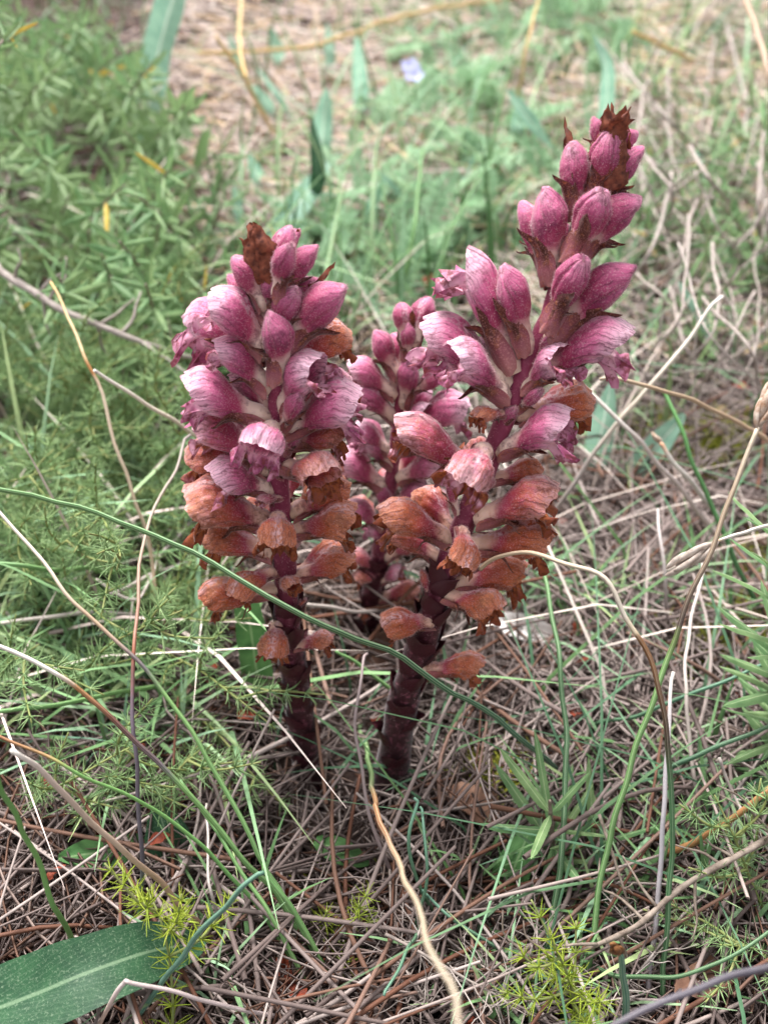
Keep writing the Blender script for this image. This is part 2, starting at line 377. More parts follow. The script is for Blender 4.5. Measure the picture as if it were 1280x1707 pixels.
def bract(ln, wd, gap, curl, roll, seed, arch=0.0, wrap=.55, under=None):
    # a pointed scale hugging the underside of a flower, turned about the flower's axis by roll
    NS, NT = 8, 16; V, F, U = [], [], []; r = random.Random(seed); tw = r.uniform(-.5, .5)
    cr, sr = math.cos(roll), math.sin(roll)
    for i in range(NT+1):
        t = i/NT; w = wd*1.32*(math.sin(math.pi*min(1, .03+.97*t**.62))**.8)*(1-.25*t)+.004
        for j in range(NS+1):
            s = j/NS*2-1
            y = w*s; x = t*ln; gp = gap if under is None else under(min(1, x))+.022
            z = -gp-.02*math.sin(t*3.1)+w*wrap*s*s*1.3
            z -= curl*sm(.55, 1, t)**1.3*.45; x -= curl*sm(.7, 1, t)*.10
            y += tw*sm(.6, 1, t)*.14
            z += .014*noise.noise(Vector((x*9, y*16, seed*1.7)))
            z += arch*(4*x*(1-x))*.5
            V.append((x, y*cr-z*sr, y*sr+z*cr)); U.append((t, j/NS))
    n = NS+1
    for i in range(NT):
        for j in range(NS): F.append((i*n+j, i*n+j+1, (i+1)*n+j+1, (i+1)*n+j))
    return V, F, U
def fuzz_on(V, F, count, L, seed, ln=.00055, wd=.00006, skip=None):
    r = random.Random(seed); G = Geo(); V = [Vector(v) for v in V]
    for _ in range(count):
        f = F[r.randrange(len(F))]
        if len(f) != 4: continue
        a, b, c, d = (V[k] for k in f); nrm = (c-a).cross(d-b)
        if nrm.length < 1e-12: continue
        nrm.normalize(); s, t = r.random(), r.random()
        p = (a.lerp(b, s)).lerp(d.lerp(c, s), t)
        h = ln/L*r.uniform(.6, 1.3); w = wd/L
        side = nrm.orthogonal().normalized(); side = Matrix.Rotation(r.uniform(0, 6.28), 3, nrm) @ side
        tip = p+nrm*h+side.cross(nrm)*h*r.uniform(-.5, .5)
        G.add([tuple(p-side*w), tuple(p+side*w), tuple(tip+side*w*.9), tuple(tip-side*w*.9)], [(0, 1, 2, 3)], [(0, 0)]*4)
    return G
fseed = [10]
def flower(plant, base, tip, axis, opn, age, arch=.25, fat=1.0, bractlen=.78, detail=True, roll=0.0):
    fseed[0] += 1; sd_ = fseed[0]; r = random.Random(sd_)
    X = tip-base; L = X.length; X.normalize()
    Z = axis-X*axis.dot(X)
    if Z.length < .05: Z = Vector((0, 1, 0))
    Z.normalize(); Y = Z.cross(X)
    M = Matrix(((X.x, Y.x, Z.x, base.x), (X.y, Y.y, Z.y, base.y), (X.z, Y.z, Z.z, base.z), (0, 0, 0, 1))) @ Matrix.Rotation(roll+r.uniform(-.35, .35), 4, 'X') @ Matrix.Diagonal((L, L, L, 1))
    M = Matrix.Translation(-plant.location) @ M
    arch += r.uniform(-.12, .12); fat *= r.uniform(.92, 1.1); opn = min(1.0, max(0.0, opn*r.uniform(.88, 1.06)))
    (V, F, U), P = corolla(opn, age, sd_, arch, fat)
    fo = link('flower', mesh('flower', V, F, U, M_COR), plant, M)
    def sub(name, g, mat, a):
        o = link(name, mesh(name, *g, mat), fo); o['age'] = a; return o
    fo['age'] = age; fo['seed'] = sd_*.37
    if opn > .45: sub('lower_lip', lip(P, opn, age, sd_), M_LIP, max(0.0, min(1, age+r.uniform(-.1, .25))))
    under = lambda x: fat*max(abs(table(UX, [a*opn+b*(1-opn) for a, b in zip(OPEN['zb'], BUD['zb'])], x)), .11)
    sub('bract', bract((bractlen*.86 if opn < .45 else .55)*r.uniform(.9, 1.1), (.135 if opn < .45 else .115)*fat, .150*fat, r.uniform(.0, .5), 0, sd_, arch, .75, under), M_BRA, r.uniform(.0, .5)+age*.4)
    for s in (-1, 1):
        sub('calyx_lobe', bract(r.uniform(.45, .62), .07, .14*fat, r.uniform(0, .6), s*r.uniform(.9, 1.25), sd_+s, arch), M_BRA, .3+age*.5)
    if detail:
        g = fuzz_on(V, F, 1100, L, sd_, .0005, .000028)
        fz = link('fuzz', g.mesh('fuzz', M_FUZZ, False), fo); fz['kind'] = 'stuff'
    return fo

def broomrape(name, label, stem_px, radius, flowers, apex, fill, scales=26, detail=True):
    S = [py(x, y, Y) for x, y, Y in stem_px]
    root = Vector((S[0].x, S[0].y, 0)); S[0] = Vector((S[0].x, S[0].y, -.01))
    plant = thing(name, root, label, 'broomrape', 'broomrapes')
    pts = spline(S, 60)
    rad = lambda t: radius*max(.5, 1.22-1.0*t)*(1+.25*max(0, .12-t)/.12)
    n = len(pts)
    def r2(t): return rad(t)*(1+.05*math.sin(t*70))
    g = tube(pts, r2, 16, root)
    V = [tuple(Vector(v)+Vector([.0009*noise.noise(Vector(v)*220+Vector((k*9, 0, 0))) for k in range(3)])) for v in g[0]]
    so = link('stem', mesh('stem', V, g[1], g[2], M_STEM), plant)
    if detail:
        fz = link('fuzz', fuzz_on(V, g[1], 2500, 1, 3, .0006, .00003).mesh('fuzz', M_FUZZ, False), so); fz['kind'] = 'stuff'
    fr = frames(pts)
    def near(px, py_):                     # nearest stem sample in the picture
        best = None
        for i, p in enumerate(pts):
            d = p-CAMP; z = d.dot(FWD); x = W0/2+FPX*d.dot(RIGHT)/z; y = H0/2-FPX*d.dot(UP)/z
            q = (x-px)**2+(y-py_)**2
            if best is None or q < best[0]: best = (q, i, x, y)
        return best
    for k in range(scales):                # scale leaves up the lower stem
        t = .03+.30*k/scales; i = int(t*(n-1)); an = k*2.4+rng.uniform(-.3, .3)
        T, A, B = fr[i]; out = A*math.cos(an)+B*math.sin(an); L = rng.uniform(.010, .013)
        X = (T*.96+out*.25).normalized(); Z = (-out+X*out.dot(X)).normalized(); Y = Z.cross(X); b = pts[i]+out*rad(t)*.86-root
        M = Matrix(((X.x, Y.x, Z.x, b.x), (X.y, Y.y, Z.y, b.y), (X.z, Y.z, Z.z, b.z), (0, 0, 0, 1))) @ Matrix.Diagonal((L, L, L, 1))
        link('scale_leaf', mesh('scale_leaf', *bract(1, .34, .03, rng.uniform(-.1, .4), 0, k, 0, .5), M_SCALE), so, M)
    for f in flowers:
        bx, by, tx, ty, kdeg, opn, age = f[:7]; kw = f[7] if len(f) > 7 else {}
        q, i, sx, sy = near(bx, by); T = fr[i][0]; p = pts[i]; t = i/(n-1)
        lat = math.sin(R(kdeg))
        dep = depth_of(p) - rad(t)*(.5 if kdeg > 0 else -.6 if kdeg < -15 else .0) - kw.get('nearer', 0)
        # pull the foot of the flower onto the stem
        off = Vector((bx-sx, by-sy)); lim = rad(t)*FPX/depth_of(p)*.75
        base = pd(bx, by, dep)
        if off.length > lim: foot = pd(sx+off.x/off.length*lim, sy+off.y/off.length*lim, dep)
        else: foot = base
        fl = (pd(tx, ty, dep)-foot).length
        tip = pd(tx, ty, dep-fl*math.tan(R(kdeg))); tip = foot+(tip-foot)*(1.0+.06*opn)
        flower(plant, foot, tip, T, opn, age, kw.get('arch', .10), kw.get('fat', 1.0)*(1.03+.1*opn), kw.get('bl', .78), detail, kw.get('roll', 0))
    for k in range(fill[0]):               # the flowers on the far side
        t = fill[1]+(fill[2]-fill[1])*(k+.5)/fill[0]; i = int(t*(n-1)); an = k*2.4
        T, A, B = fr[i]; out = RIGHT*math.cos(an)*.9+Vector((0, 1, 0))*(.5+.5*abs(math.sin(an)))
        rise = .15+1.3*max(0, (t-fill[1])/(1-fill[1]))**2; tt = (t-fill[1])/(fill[2]-fill[1])
        X = (out+T*rise).normalized(); L = .021-.004*tt
        b = pts[i]+out*rad(t)*.5
        flower(plant, b, b+X*L, T, .95 if tt < .7 else .2, max(0, .9-1.3*tt), .25, 1.0, .8, False)
    for k, (bx, by, tx, ty, kd, wdt) in enumerate(apex):       # withered tip bracts
        q, i, sx, sy = near(bx, by); dep = depth_of(pts[i]); b = pd(bx, by, dep); e = pd(tx, ty, dep-.008*max(0, math.sin(R(kd))))
        X = e-b; L = X.length; X.normalize(); T = FWD*(1 if kd >= 0 else -1); Z = (T-X*T.dot(X)).normalized(); Y = Z.cross(X); b = b-root-FWD*.0075*max(0, math.sin(R(kd)))**2
        M = Matrix(((X.x, Y.x, Z.x, b.x), (X.y, Y.y, Z.y, b.y), (X.z, Y.z, Z.z, b.z), (0, 0, 0, 1))) @ Matrix.Diagonal((L, L, L, 1))
        V, F, U = bract(1, wdt*1.3, .02, rng.uniform(-.3, .5), rng.uniform(-.4, .4), k, .05)
        V = [tuple(Vector(v)+Vector([.07*noise.noise(Vector(v)*9+Vector((k*7+q_*5, 0, 0))) for q_ in range(3)])) for v in V]
        link('withered_bract', mesh('withered_bract', V, F, U, M_WITHER), plant, M)
    return plant

LEFT = [
 (482, 500, 490, 378, 8, .05, 0, dict(fat=.8)), (486, 505, 490, 408, 30, .05, 0, dict(fat=.85, nearer=.004)), (505, 505, 535, 414, 5, .10, 0, dict(fat=.9)),
 (430, 515, 383, 432, 12, .2, 0, dict(fat=1.0)), (425, 545, 378, 462, -5, .1, .1, dict(fat=.8)), (458, 535, 449, 454, 32, .05, 0, dict(fat=1.0)), (484, 562, 501, 484, 30, .25, 0, dict(fat=1.15)),
 (500, 582, 585, 488, 12, .25, 0, dict(fat=1.1)), (500, 540, 532, 470, -15, .2, .1), (520, 610, 580, 560, -20, .6, .75), (425, 590, 343, 500, 14, .7, .05, dict(fat=1.15)),
 (400, 585, 319, 538, -35, .8, .1), (436, 650, 348, 582, 14, .55, .0, dict(fat=1.1)), (462, 640, 440, 520, 28, .12, 0, dict(fat=1.15, nearer=.004)),
 (474, 688, 545, 612, 34, .9, .05, dict(fat=1.1)), (425, 702, 305, 648, 10, .95, .08, dict(fat=1.05)), (490, 722, 606, 672, 12, 1, .12, dict(fat=1.05)),
 (456, 708, 428, 756, 60, 1, .12, dict(fat=1.1, nearer=.004)), (420, 765, 328, 712, -8, .8, .35), (400, 790, 320, 765, -25, .8, .6), (500, 745, 580, 728, -10, .8, .6),
 (474, 778, 552, 798, 44, .95, .55, dict(fat=1.15)), (440, 815, 345, 800, 24, 1, .2, dict(fat=1.05)), (428, 875, 308, 842, 12, 1, .62, dict(fat=1.05)), (425, 925, 343, 900, -10, .8, .7),
 (463, 858, 460, 920, 50, .95, .85, dict(fat=1.0, nearer=.005)), (488, 882, 594, 868, 16, 1, .78), (500, 855, 580, 812, -12, .9, .8), (492, 962, 594, 936, 8, .9, .9),
 (452, 948, 388, 1000, 30, 1, .95), (440, 980, 338, 1000, 5, .8, 1.0), (470, 965, 492, 980, 66, .5, .75, dict(fat=1.0)), (490, 1020, 512, 1000, 10, .2, .7, dict(fat=.8)),
 (463, 1036, 452, 1102, 42, .9, .98), (490, 1078, 556, 1070, 14, .9, .72), (470, 830, 430, 838, 40, .5, .4, dict(fat=.8)), (500, 700, 575, 640, -30, .9, .3),
 (470, 718, 506, 655, 38, .02, .1, dict(fat=.85, nearer=.004)), (482, 760, 500, 725, 40, .1, .05, dict(fat=.9)), (470, 800, 452, 770, 50, .1, .2, dict(fat=.9)), (476, 920, 500, 905, 50, .3, .6, dict(fat=.8)),
]
RIGHTF = [
 (985, 262, 984, 196, 5, .05, 0, dict(fat=.8)), (952, 365, 948, 236, 14, .12, 0, dict(fat=.85)), (980, 350, 1018, 215, 22, .05, .2, dict(fat=.8)), (1002, 365, 1078, 252, 5, .12, 0, dict(fat=.8)),
 (912, 470, 897, 314, 14, .2, 0, dict(fat=.9)), (900, 465, 864, 340, -10, .15, 0, dict(fat=.75)), (945, 440, 1006, 316, 26, .02, .05, dict(fat=.9, nearer=.004)), (975, 450, 1074, 338, 6, .15, 0, dict(fat=.95)),
 (855, 620, 768, 425, 5, .6, .0, dict(fat=.72)), (878, 592, 830, 446, 18, .3, 0, dict(fat=.92)), (912, 560, 975, 428, 26, .12, .0, dict(fat=.9, nearer=.004)), (935, 572, 1066, 458, 8, .4, 0, dict(fat=.85)),
 (830, 640, 700, 553, -5, .8, .1, dict(fat=.9)), (846, 665, 738, 592, 22, .95, .1, dict(fat=1.1)), (872, 655, 948, 590, 32, .95, .05, dict(fat=1.05)), (915, 645, 1056, 574, 10, .95, .06, dict(fat=.95)),
 (828, 755, 955, 705, 22, 1, .15, dict(fat=1.0)), (880, 700, 982, 672, -15, .7, .8), (800, 790, 655, 710, 8, .8, .42, dict(fat=.9)), (802, 735, 766, 815, 48, .95, .45, dict(fat=.95, nearer=.005)),
 (805, 870, 932, 832, 16, 1, .55, dict(fat=1.0)), (830, 800, 900, 790, -15, .8, .85), (755, 905, 627, 864, 14, .9, .7, dict(fat=1.0)), (740, 940, 645, 895, -15, .7, .6),
 (770, 880, 769, 952, 48, .9, .88, dict(fat=.9, nearer=.005)), (790, 915, 917, 900, 5, .9, .85, dict(fat=.9)), (770, 980, 874, 955, -5, .9, 1.0), (742, 990, 832, 1025, 24, 1, .9, dict(fat=1.05)),
 (725, 1035, 637, 1048, 16, .9, .98), (705, 1115, 806, 1112, 10, .9, .92, dict(fat=.85)), (735, 850, 745, 800, 15, .1, .3, dict(fat=.7)), (715, 1000, 700, 950, 15, .1, .6, dict(fat=.7)),
 (845, 690, 790, 700, 36, .9, .75, dict(fat=.8)), (868, 690, 905, 650, 38, .1, .2, dict(fat=.8)), (835, 720, 860, 680, 40, .05, .2, dict(fat=.8)), (800, 830, 822, 800, 40, .1, .4, dict(fat=.8)), (760, 960, 780, 930, 40, .1, .5, dict(fat=.7)), (905, 610, 925, 560, 35, .02, .1, dict(fat=.8)),
]
MID = [
 (672, 575, 667, 505, 5, .05, 0), (690, 580, 717, 497, 0, .05, .1), (676, 600, 674, 537, 25, .05, 0), (662, 630, 619, 554, 10, .15, 0), (655, 660, 576, 614, 8, .7, .05),
 (660, 700, 587, 651, 15, .7, .05), (680, 680, 690, 597, 28, .1, 0), (690, 660, 745, 623, 5, .2, 0), (685, 715, 783, 682, 10, .8, .05), (680, 720, 719, 683, 40, .6, .05), (655, 780, 603, 729, 20, .9, .1),
 (645, 815, 563, 760, 5, .9, .15), (665, 800, 738, 770, 15, .9, .2), (650, 860, 628, 805, 30, .2, .1), (640, 880, 579, 843, 10, .8, .25), (660, 870, 745, 833, 15, .8, .4), (640, 930, 713, 893, 20, .7, .5),
 (655, 975, 671, 951, 40, .7, .3), (635, 950, 580, 926, 5, .7, .5), (640, 1000, 701, 988, 10, .6, .6),
 (650, 905, 610, 880, 20, .8, .2), (660, 925, 640, 895, 40, .5, .3), (640, 960, 590, 965, 10, .8, .6), (655, 850, 715, 810, 20, .9, .15), (645, 1020, 600, 1030, 10, .8, .8), (650, 755, 590, 715, 10, .9, .1), (672, 750, 740, 735, 15, .9, .15),
]
broomrape('broomrape', 'middle-sized broomrape with dense purple spike and crumpled brown tip, beside green ferny sprigs',
    [(520, 1318, .238), (500, 1180, .240), (482, 1060, .243), (476, 950, .247), (468, 850, .250), (462, 700, .256), (458, 600, .260), (450, 480, .267), (441, 425, .270)], .0045, LEFT,
    [(450, 470, 412, 374, 20, .19), (455, 480, 432, 385, 60, .17), (440, 455, 400, 398, 0, .10), (470, 460, 498, 384, -30, .10), (495, 510, 562, 440, 10, .055), (452, 445, 425, 372, -30, .16), (446, 478, 424, 380, 45, .2), (440, 470, 408, 390, 30, .12), (462, 470, 450, 396, 40, .12)], (9, .34, .92))
broomrape('broomrape', 'tallest broomrape, leaning towards the dry grass, with widely spaced flowers and a frayed tip',
    [(645, 1330, .232), (672, 1170, .236), (712, 1050, .240), (742, 950, .246), (786, 840, .252), (845, 690, .262), (900, 560, .270), (950, 420, .282), (1000, 290, .294), (1018, 240, .298)], .0046, RIGHTF,
    [(1012, 285, 1032, 176, 20, .15), (1005, 290, 1012, 186, 50, .13), (1020, 290, 1044, 180, -20, .13), (990, 280, 1000, 200, 10, .12), (965, 345, 932, 200, -20, .05), (1004, 300, 1024, 190, 55, .18), (1012, 290, 1040, 196, 30, .12), (1000, 285, 1010, 182, 0, .1), (1012, 270, 1022, 172, 20, .06), (1006, 330, 1028, 215, 55, .15), (1015, 300, 1036, 190, 60, .13)], (9, .30, .92))
MID = [f + (dict(fat=1.02),) for f in MID]
broomrape('broomrape', 'smallest broomrape, half hidden between and behind the two taller ones',
    [(600, 1085, .305), (618, 1000, .306), (636, 900, .309), (655, 780, .313), (668, 660, .318), (684, 560, .323)], .0040, MID,
    [(690, 570, 700, 508, 10, .14), (680, 565, 690, 516, 30, .12)], (8, .30, .9), 16)

# ------------------------------------------------------------------ traced stalks and blades
def stalk(name, label, cat, P, width, stops, sides=8, stripes=0.0, taper=.35, group=None, flat=.8, n=40, head=None):
    pts = spline([pz(*p) for p in P], n)
    for i in range(1, n-1): pts[i] = pts[i]+Vector((noise.noise(pts[i]*55), noise.noise(pts[i]*55+Vector((5, 0, 0))), noise.noise(pts[i]*55+Vector((9, 0, 0)))))*.0016
    mid = pts[n//2]; w = width/FPX*depth_of(mid)/2
    root = min(pts, key=lambda p: p.z).copy(); root.z = max(root.z, -.01)
    rad = lambda t: w*(1-taper*(1-t if P[0][2] > P[-1][2] else t))
    g = tube(pts, rad, sides, root, None, flat)
    mat = stalk_material(name, stops, stripes)
    if head is None:
        o = link(name, mesh(name, *g, mat)); o.location = root; tag(o, label, cat, group)
    else:
        o = thing(name, root, label, cat, group)
        link('culm', mesh('culm', *g, mat), o)
        d = (pts[0]-pts[1]).normalized(); head(o, pts[0]-root, d)
    return o
def spikelet(L, wd, mat, count=7, spread=.18):
    def f(o, p, d):
        a = d.orthogonal().normalized(); b = d.cross(a)
        for k in range(count):
            an = k*2.4; s = k/count
            q = p+d*L*(.45*s-.12); t = d+(a*math.cos(an)+b*math.sin(an))*spread*(1.2-s*.6)
            ln = L*.6
            pts = [q+t.normalized()*ln*x+(a*math.cos(an)+b*math.sin(an))*wd*.25*math.sin(x*3.1) for x in (0, .2, .45, .7, .9, 1)]
            g = tube(pts, lambda x: wd*.34*math.sin(max(.12, min(1, x*.84+.13))*math.pi)**.8+.0001, 6, Vector((0, 0, 0)), None, .6)
            link('glume', mesh('glume', *g, mat), o)
    return f
G, LG, DG, BG = lin(92, 138, 78), lin(118, 160, 92), lin(64, 106, 68), lin(82, 128, 108)
WH, TAN, BR, PU, MA, GY, DK = lin(226, 218, 208), lin(178, 148, 122), lin(112, 78, 52), lin(104, 92, 102), lin(108, 56, 50), lin(158, 146, 142), lin(64, 46, 38)
M_GLUME = plain('glume', lin(150, 112, 84), lin(206, 190, 176), 500, .6, .2)
M_GLUMEP = plain('pale_glume', lin(170, 152, 140), lin(222, 210, 198), 500, .6, .2)
ST = 'stalk'
stalk('grass_blade', 'long dark green blade crossing in front of both large broomrape stems', 'grass', [(-60, 802, .12), (150, 850, .125), (330, 928, .128), (500, 1020, .125), (650, 1092, .105), (800, 1180, .07), (905, 1262, .03), (960, 1320, .0)], 15, [(0, G), (.5, DG), (1, BG)], stripes=.35, flat=.5, taper=.2)
stalk('dry_stalk', 'stalk fading from white through purple to light green, running past the ferny sprigs', ST, [(-40, 810, .13), (80, 945, .115), (160, 1035, .105), (240, 1112, .095), (310, 1205, .08), (390, 1340, .06), (470, 1490, .035), (600, 1707, .0)], 11, [(0, WH), (.28, TAN), (.42, PU), (.5, LG), (1, G)], stripes=.2)
stalk('dry_stalk', 'thin tan stalk with brown joints leaning among the ferny sprigs', ST, [(85, 470, .13), (130, 570, .12), (160, 640, .11), (215, 800, .08), (250, 920, .055), (270, 1020, .035), (300, 1150, .0)], 9, [(0, lin(190, 160, 110)), (.2, lin(206, 180, 140)), (.3, lin(168, 112, 60)), (.34, lin(206, 186, 164)), (1, TAN)])
stalk('dry_stalk', 'white tipped stalk turning brown, maroon, then green towards its foot', ST, [(-40, 1055, .12), (80, 1115, .11), (150, 1160, .10), (230, 1235, .085), (320, 1330, .065), (400, 1420, .045), (480, 1520, .025), (570, 1690, .0)], 12, [(0, WH), (.16, WH), (.24, lin(170, 120, 72)), (.36, MA), (.5, PU), (.54, LG), (1, G)], stripes=.2)
stalk('dry_stalk', 'upright stalk, red-brown above and slate purple below, standing over the big lance leaf', ST, [(318, 725, .10), (290, 790, .10), (245, 890, .10), (226, 1050, .10), (222, 1150, .09), (229, 1300, .07), (234, 1450, .04), (238, 1610, .0)], 10, [(0, GY), (.25, lin(170, 156, 140)), (.48, lin(150, 96, 76)), (.6, PU), (.85, lin(92, 88, 96)), (.93, G), (1, G)])
stalk('dry_stalk', 'short bleached stalk touching the side of the dense spike', ST, [(158, 618, .13), (200, 645, .12), (240, 672, .11), (315, 718, .09), (380, 780, .045), (420, 840, .0)], 9, [(0, WH), (.5, lin(214, 200, 180)), (1, GY)])
stalk('dry_stalk', 'bleached stalk with a blunt white tip, above the small oval leaf', ST, [(20, 1250, .12), (100, 1312, .10), (230, 1438, .06), (300, 1510, .035), (400, 1610, .0)], 13, [(0, WH), (.2, lin(196, 176, 164)), (.6, TAN), (1, lin(120, 96, 82))])
stalk('grass_blade', 'thin light green blade reaching from a red-brown tip across the sprigs', 'grass', [(-30, 1215, .10), (60, 1255, .095), (130, 1287, .09), (250, 1345, .07), (350, 1420, .05), (430, 1510, .03), (540, 1690, .0)], 9, [(0, lin(150, 100, 76)), (.22, lin(150, 120, 76)), (.32, LG), (1, G)])
stalk('grass_blade', 'straight green blade standing on the edge of the big lance leaf', 'grass', [(-40, 1215, .13), (0, 1305, .11), (55, 1430, .07), (128, 1592, .02), (150, 1640, .0)], 12, [(0, G), (.5, LG), (1, G)])
stalk('grass_blade', 'blue-green blade rising over the yellowish sprig', 'grass', [(440, 1455, .085), (395, 1490, .08), (330, 1560, .06), (232, 1695, .02), (215, 1730, .0)], 13, [(0, BG), (1, lin(96, 136, 120))], stripes=.25)
stalk('dry_stalk', 'kinked mauve stalk lying across the litter at the foot of the yellowish sprig', ST, [(150, 1740, .02), (180, 1680, .045), (208, 1640, .055), (225, 1640, .055), (330, 1662, .04), (450, 1695, .02), (560, 1730, .0)], 11, [(0, TAN), (.3, lin(196, 180, 176)), (1, lin(186, 168, 166))])
stalk('dry_stalk', 'stalk with a striped green top and rust-brown lower half, before the stem bases', ST, [(600, 1212, .0), (612, 1262, .028), (620, 1320, .055), (632, 1368, .085), (660, 1430, .10), (690, 1500, .125), (735, 1610, .155), (775, 1740, .18)], 15, [(0, G), (.2, LG), (.27, lin(150, 150, 110)), (.31, lin(176, 120, 76)), (.45, lin(140, 84, 52)), (.65, lin(166, 140, 116)), (1, lin(190, 172, 154))], stripes=.5, taper=.5)
stalk('dry_stalk', 'thin grey-mauve stalk curving past the stem bases', ST, [(612, 1090, .06), (598, 1160, .06), (594, 1240, .05), (622, 1380, .03), (650, 1450, .015), (680, 1510, .0)], 9, [(0, lin(168, 150, 148)), (1, lin(140, 122, 120))])
stalk('dry_stalk', 'long arching tan stalk whose tip touches the tallest broomrape, green at its foot', ST, [(800, 950, .115), (825, 932, .12), (870, 924, .125), (930, 935, .128), (1000, 962, .128), (1040, 1020, .12), (1080, 1092, .11), (1104, 1170, .10), (1114, 1260, .085), (1120, 1400, .06), (1112, 1520, .04), (1104, 1740, .0)], 13, [(0, TAN), (.2, lin(196, 172, 146)), (.45, lin(202, 190, 176)), (.5, lin(200, 180, 150)), (.52, lin(120, 76, 44)), (.7, DK), (.76, DG), (1, DG)], n=60, stripes=.2)
stalk('dry_stalk', 'straight bleached stalk slanting up beside the tallest broomrape', ST, [(1204, 494, .12), (1100, 622, .095), (1000, 742, .065), (920, 862, .03), (880, 925, .0)], 10, [(0, WH), (.35, lin(220, 206, 188)), (.6, GY), (1, lin(130, 112, 100))])
stalk('dry_stalk', 'pale grey stalk crossing under the straight bleached one', ST, [(955, 630, .10), (1040, 712, .085), (1120, 800, .06), (1190, 885, .03), (1240, 950, .0)], 10, [(0, WH), (.4, lin(206, 192, 186)), (1, lin(158, 140, 130))])
stalk('dry_stalk', 'thin tan stalk reaching sideways from the flowers of the tallest broomrape', ST, [(1000, 632, .13), (1045, 637, .13), (1130, 660, .12), (1250, 716, .09), (1330, 780, .06), (1440, 900, .0)], 9, [(0, lin(206, 190, 168)), (.3, lin(186, 160, 132)), (1, TAN)])
stalk('flowering_rush', 'tall rush with a brown seed head, green below and purple-brown above', 'rush', [(1262, 712, .16), (1220, 822, .145), (1165, 962, .125), (1130, 1052, .11), (1095, 1150, .095), (1040, 1302, .07), (1000, 1480, .04), (965, 1740, .0)], 14, [(0, lin(206, 190, 170)), (.15, lin(170, 146, 124)), (.33, lin(120, 96, 84)), (.40, lin(84, 62, 62)), (.45, lin(110, 130, 70)), (.52, LG), (1, G)], stripes=.3, n=60, head=spikelet(.016, .0036, M_GLUME))
stalk('green_rush', 'slender dark green rush rising behind the arching tan stalk', 'rush', [(902, 915, .075), (916, 1000, .07), (932, 1090, .065), (942, 1190, .055), (943, 1320, .045), (934, 1430, .035), (915, 1560, .02), (885, 1740, .0)], 14, [(0, G), (.4, DG), (1, DG)], stripes=.3, n=60)
stalk('dry_stalk', 'lilac-white stalk running close beside the arching tan stalk', ST, [(1122, 1120, .09), (1114, 1230, .08), (1108, 1340, .065), (1098, 1500, .04), (1075, 1740, .0)], 12, [(0, WH), (.2, lin(200, 190, 190)), (.6, lin(186, 180, 184)), (1, lin(122, 110, 112))])
stalk('dry_oat_stem', 'bleached drooping spikelet on a white stem, beside the rush seed head', 'grass', [(1185, 908, .13), (1230, 895, .13), (1300, 872, .12), (1420, 900, .06), (1480, 960, .0)], 8, [(0, lin(206, 170, 110)), (.12, WH), (1, lin(206, 196, 186))], head=spikelet(.019, .0042, M_GLUMEP, 6, .10))
stalk('dry_stalk', 'thick slate purple stalk arching over the litter near the rush foot', ST, [(1500, 1640, .0), (1400, 1595, .07), (1330, 1600, .10), (1240, 1622, .115), (1150, 1648, .12), (1075, 1682, .12), (1000, 1720, .115), (940, 1760, .10)], 20, [(0, lin(74, 70, 84)), (1, lin(92, 84, 96))], stripes=.15)
stalk('green_rush', 'dark green blade bowing low beneath the slate purple stalk', 'rush', [(1340, 1520, .06), (1270, 1555, .065), (1190, 1605, .06), (1110, 1632, .05), (1020, 1622, .03), (960, 1590, .0)], 11, [(0, DG), (1, DG)], stripes=.3)
stalk('green_rush', 'dark green blade slanting through the straw behind the lilac-white stalk', 'rush', [(1330, 1190, .05), (1250, 1222, .05), (1160, 1262, .04), (1080, 1290, .02), (1040, 1300, .0)], 12, [(0, DG), (1, BG)], stripes=.3)
stalk('green_rush', 'blue-green blade slanting up towards the linear leaved shoot', 'rush', [(1300, 1090, .06), (1220, 1130, .055), (1120, 1172, .045), (1000, 1210, .02), (930, 1240, .0)], 10, [(0, BG), (1, DG)], stripes=.2)
stalk('green_rush', 'thin green stalk bending down beside the straight bleached stalk', 'rush', [(1105, 650, .09), (1140, 730, .08), (1180, 830, .06), (1230, 950, .035), (1290, 1060, .0)], 11, [(0, G), (1, DG)])
stalk('dry_stalk', 'pale stalk ending in a pinkish bud above the mossy patch', ST, [(1100, 738, .08), (1118, 762, .075), (1160, 812, .06), (1210, 880, .035), (1280, 990, .0)], 11, [(0, lin(196, 150, 120)), (.12, lin(206, 176, 156)), (.2, WH), (1, GY)], head=spikelet(.007, .0022, M_GLUME, 4, .1))
stalk('dry_stalk', 'thick tan stalk leaning in beside the tangled grey twigs', ST, [(1225, -60, .14), (1250, 20, .13), (1285, 140, .11), (1340, 330, .05), (1370, 460, .0)], 15, [(0, TAN), (.5, lin(176, 150, 130)), (1, TAN)])
stalk('dry_stalk', 'upright grey straw with a blunt top standing in the straw mat', ST, [(1096, 848, .06), (1104, 930, .05), (1110, 1010, .03), (1114, 1080, .0)], 9, [(0, lin(206, 196, 192)), (1, lin(150, 134, 130))])
stalk('dry_stalk', 'long pale straw leaning against the rush behind the arching stalk', ST, [(1170, 940, .06), (1148, 1050, .055), (1142, 1150, .05), (1150, 1260, .035), (1165, 1380, .015), (1172, 1450, .0)], 10, [(0, lin(200, 188, 180)), (1, lin(164, 148, 140))])
stalk('dry_stalk', 'orange-tan straw slanting behind the small ferny sprig', ST, [(1330, 1270, .06), (1260, 1330, .055), (1180, 1385, .04), (1100, 1430, .02), (1050, 1455, .0)], 17, [(0, lin(176, 130, 84)), (1, lin(146, 104, 70))])
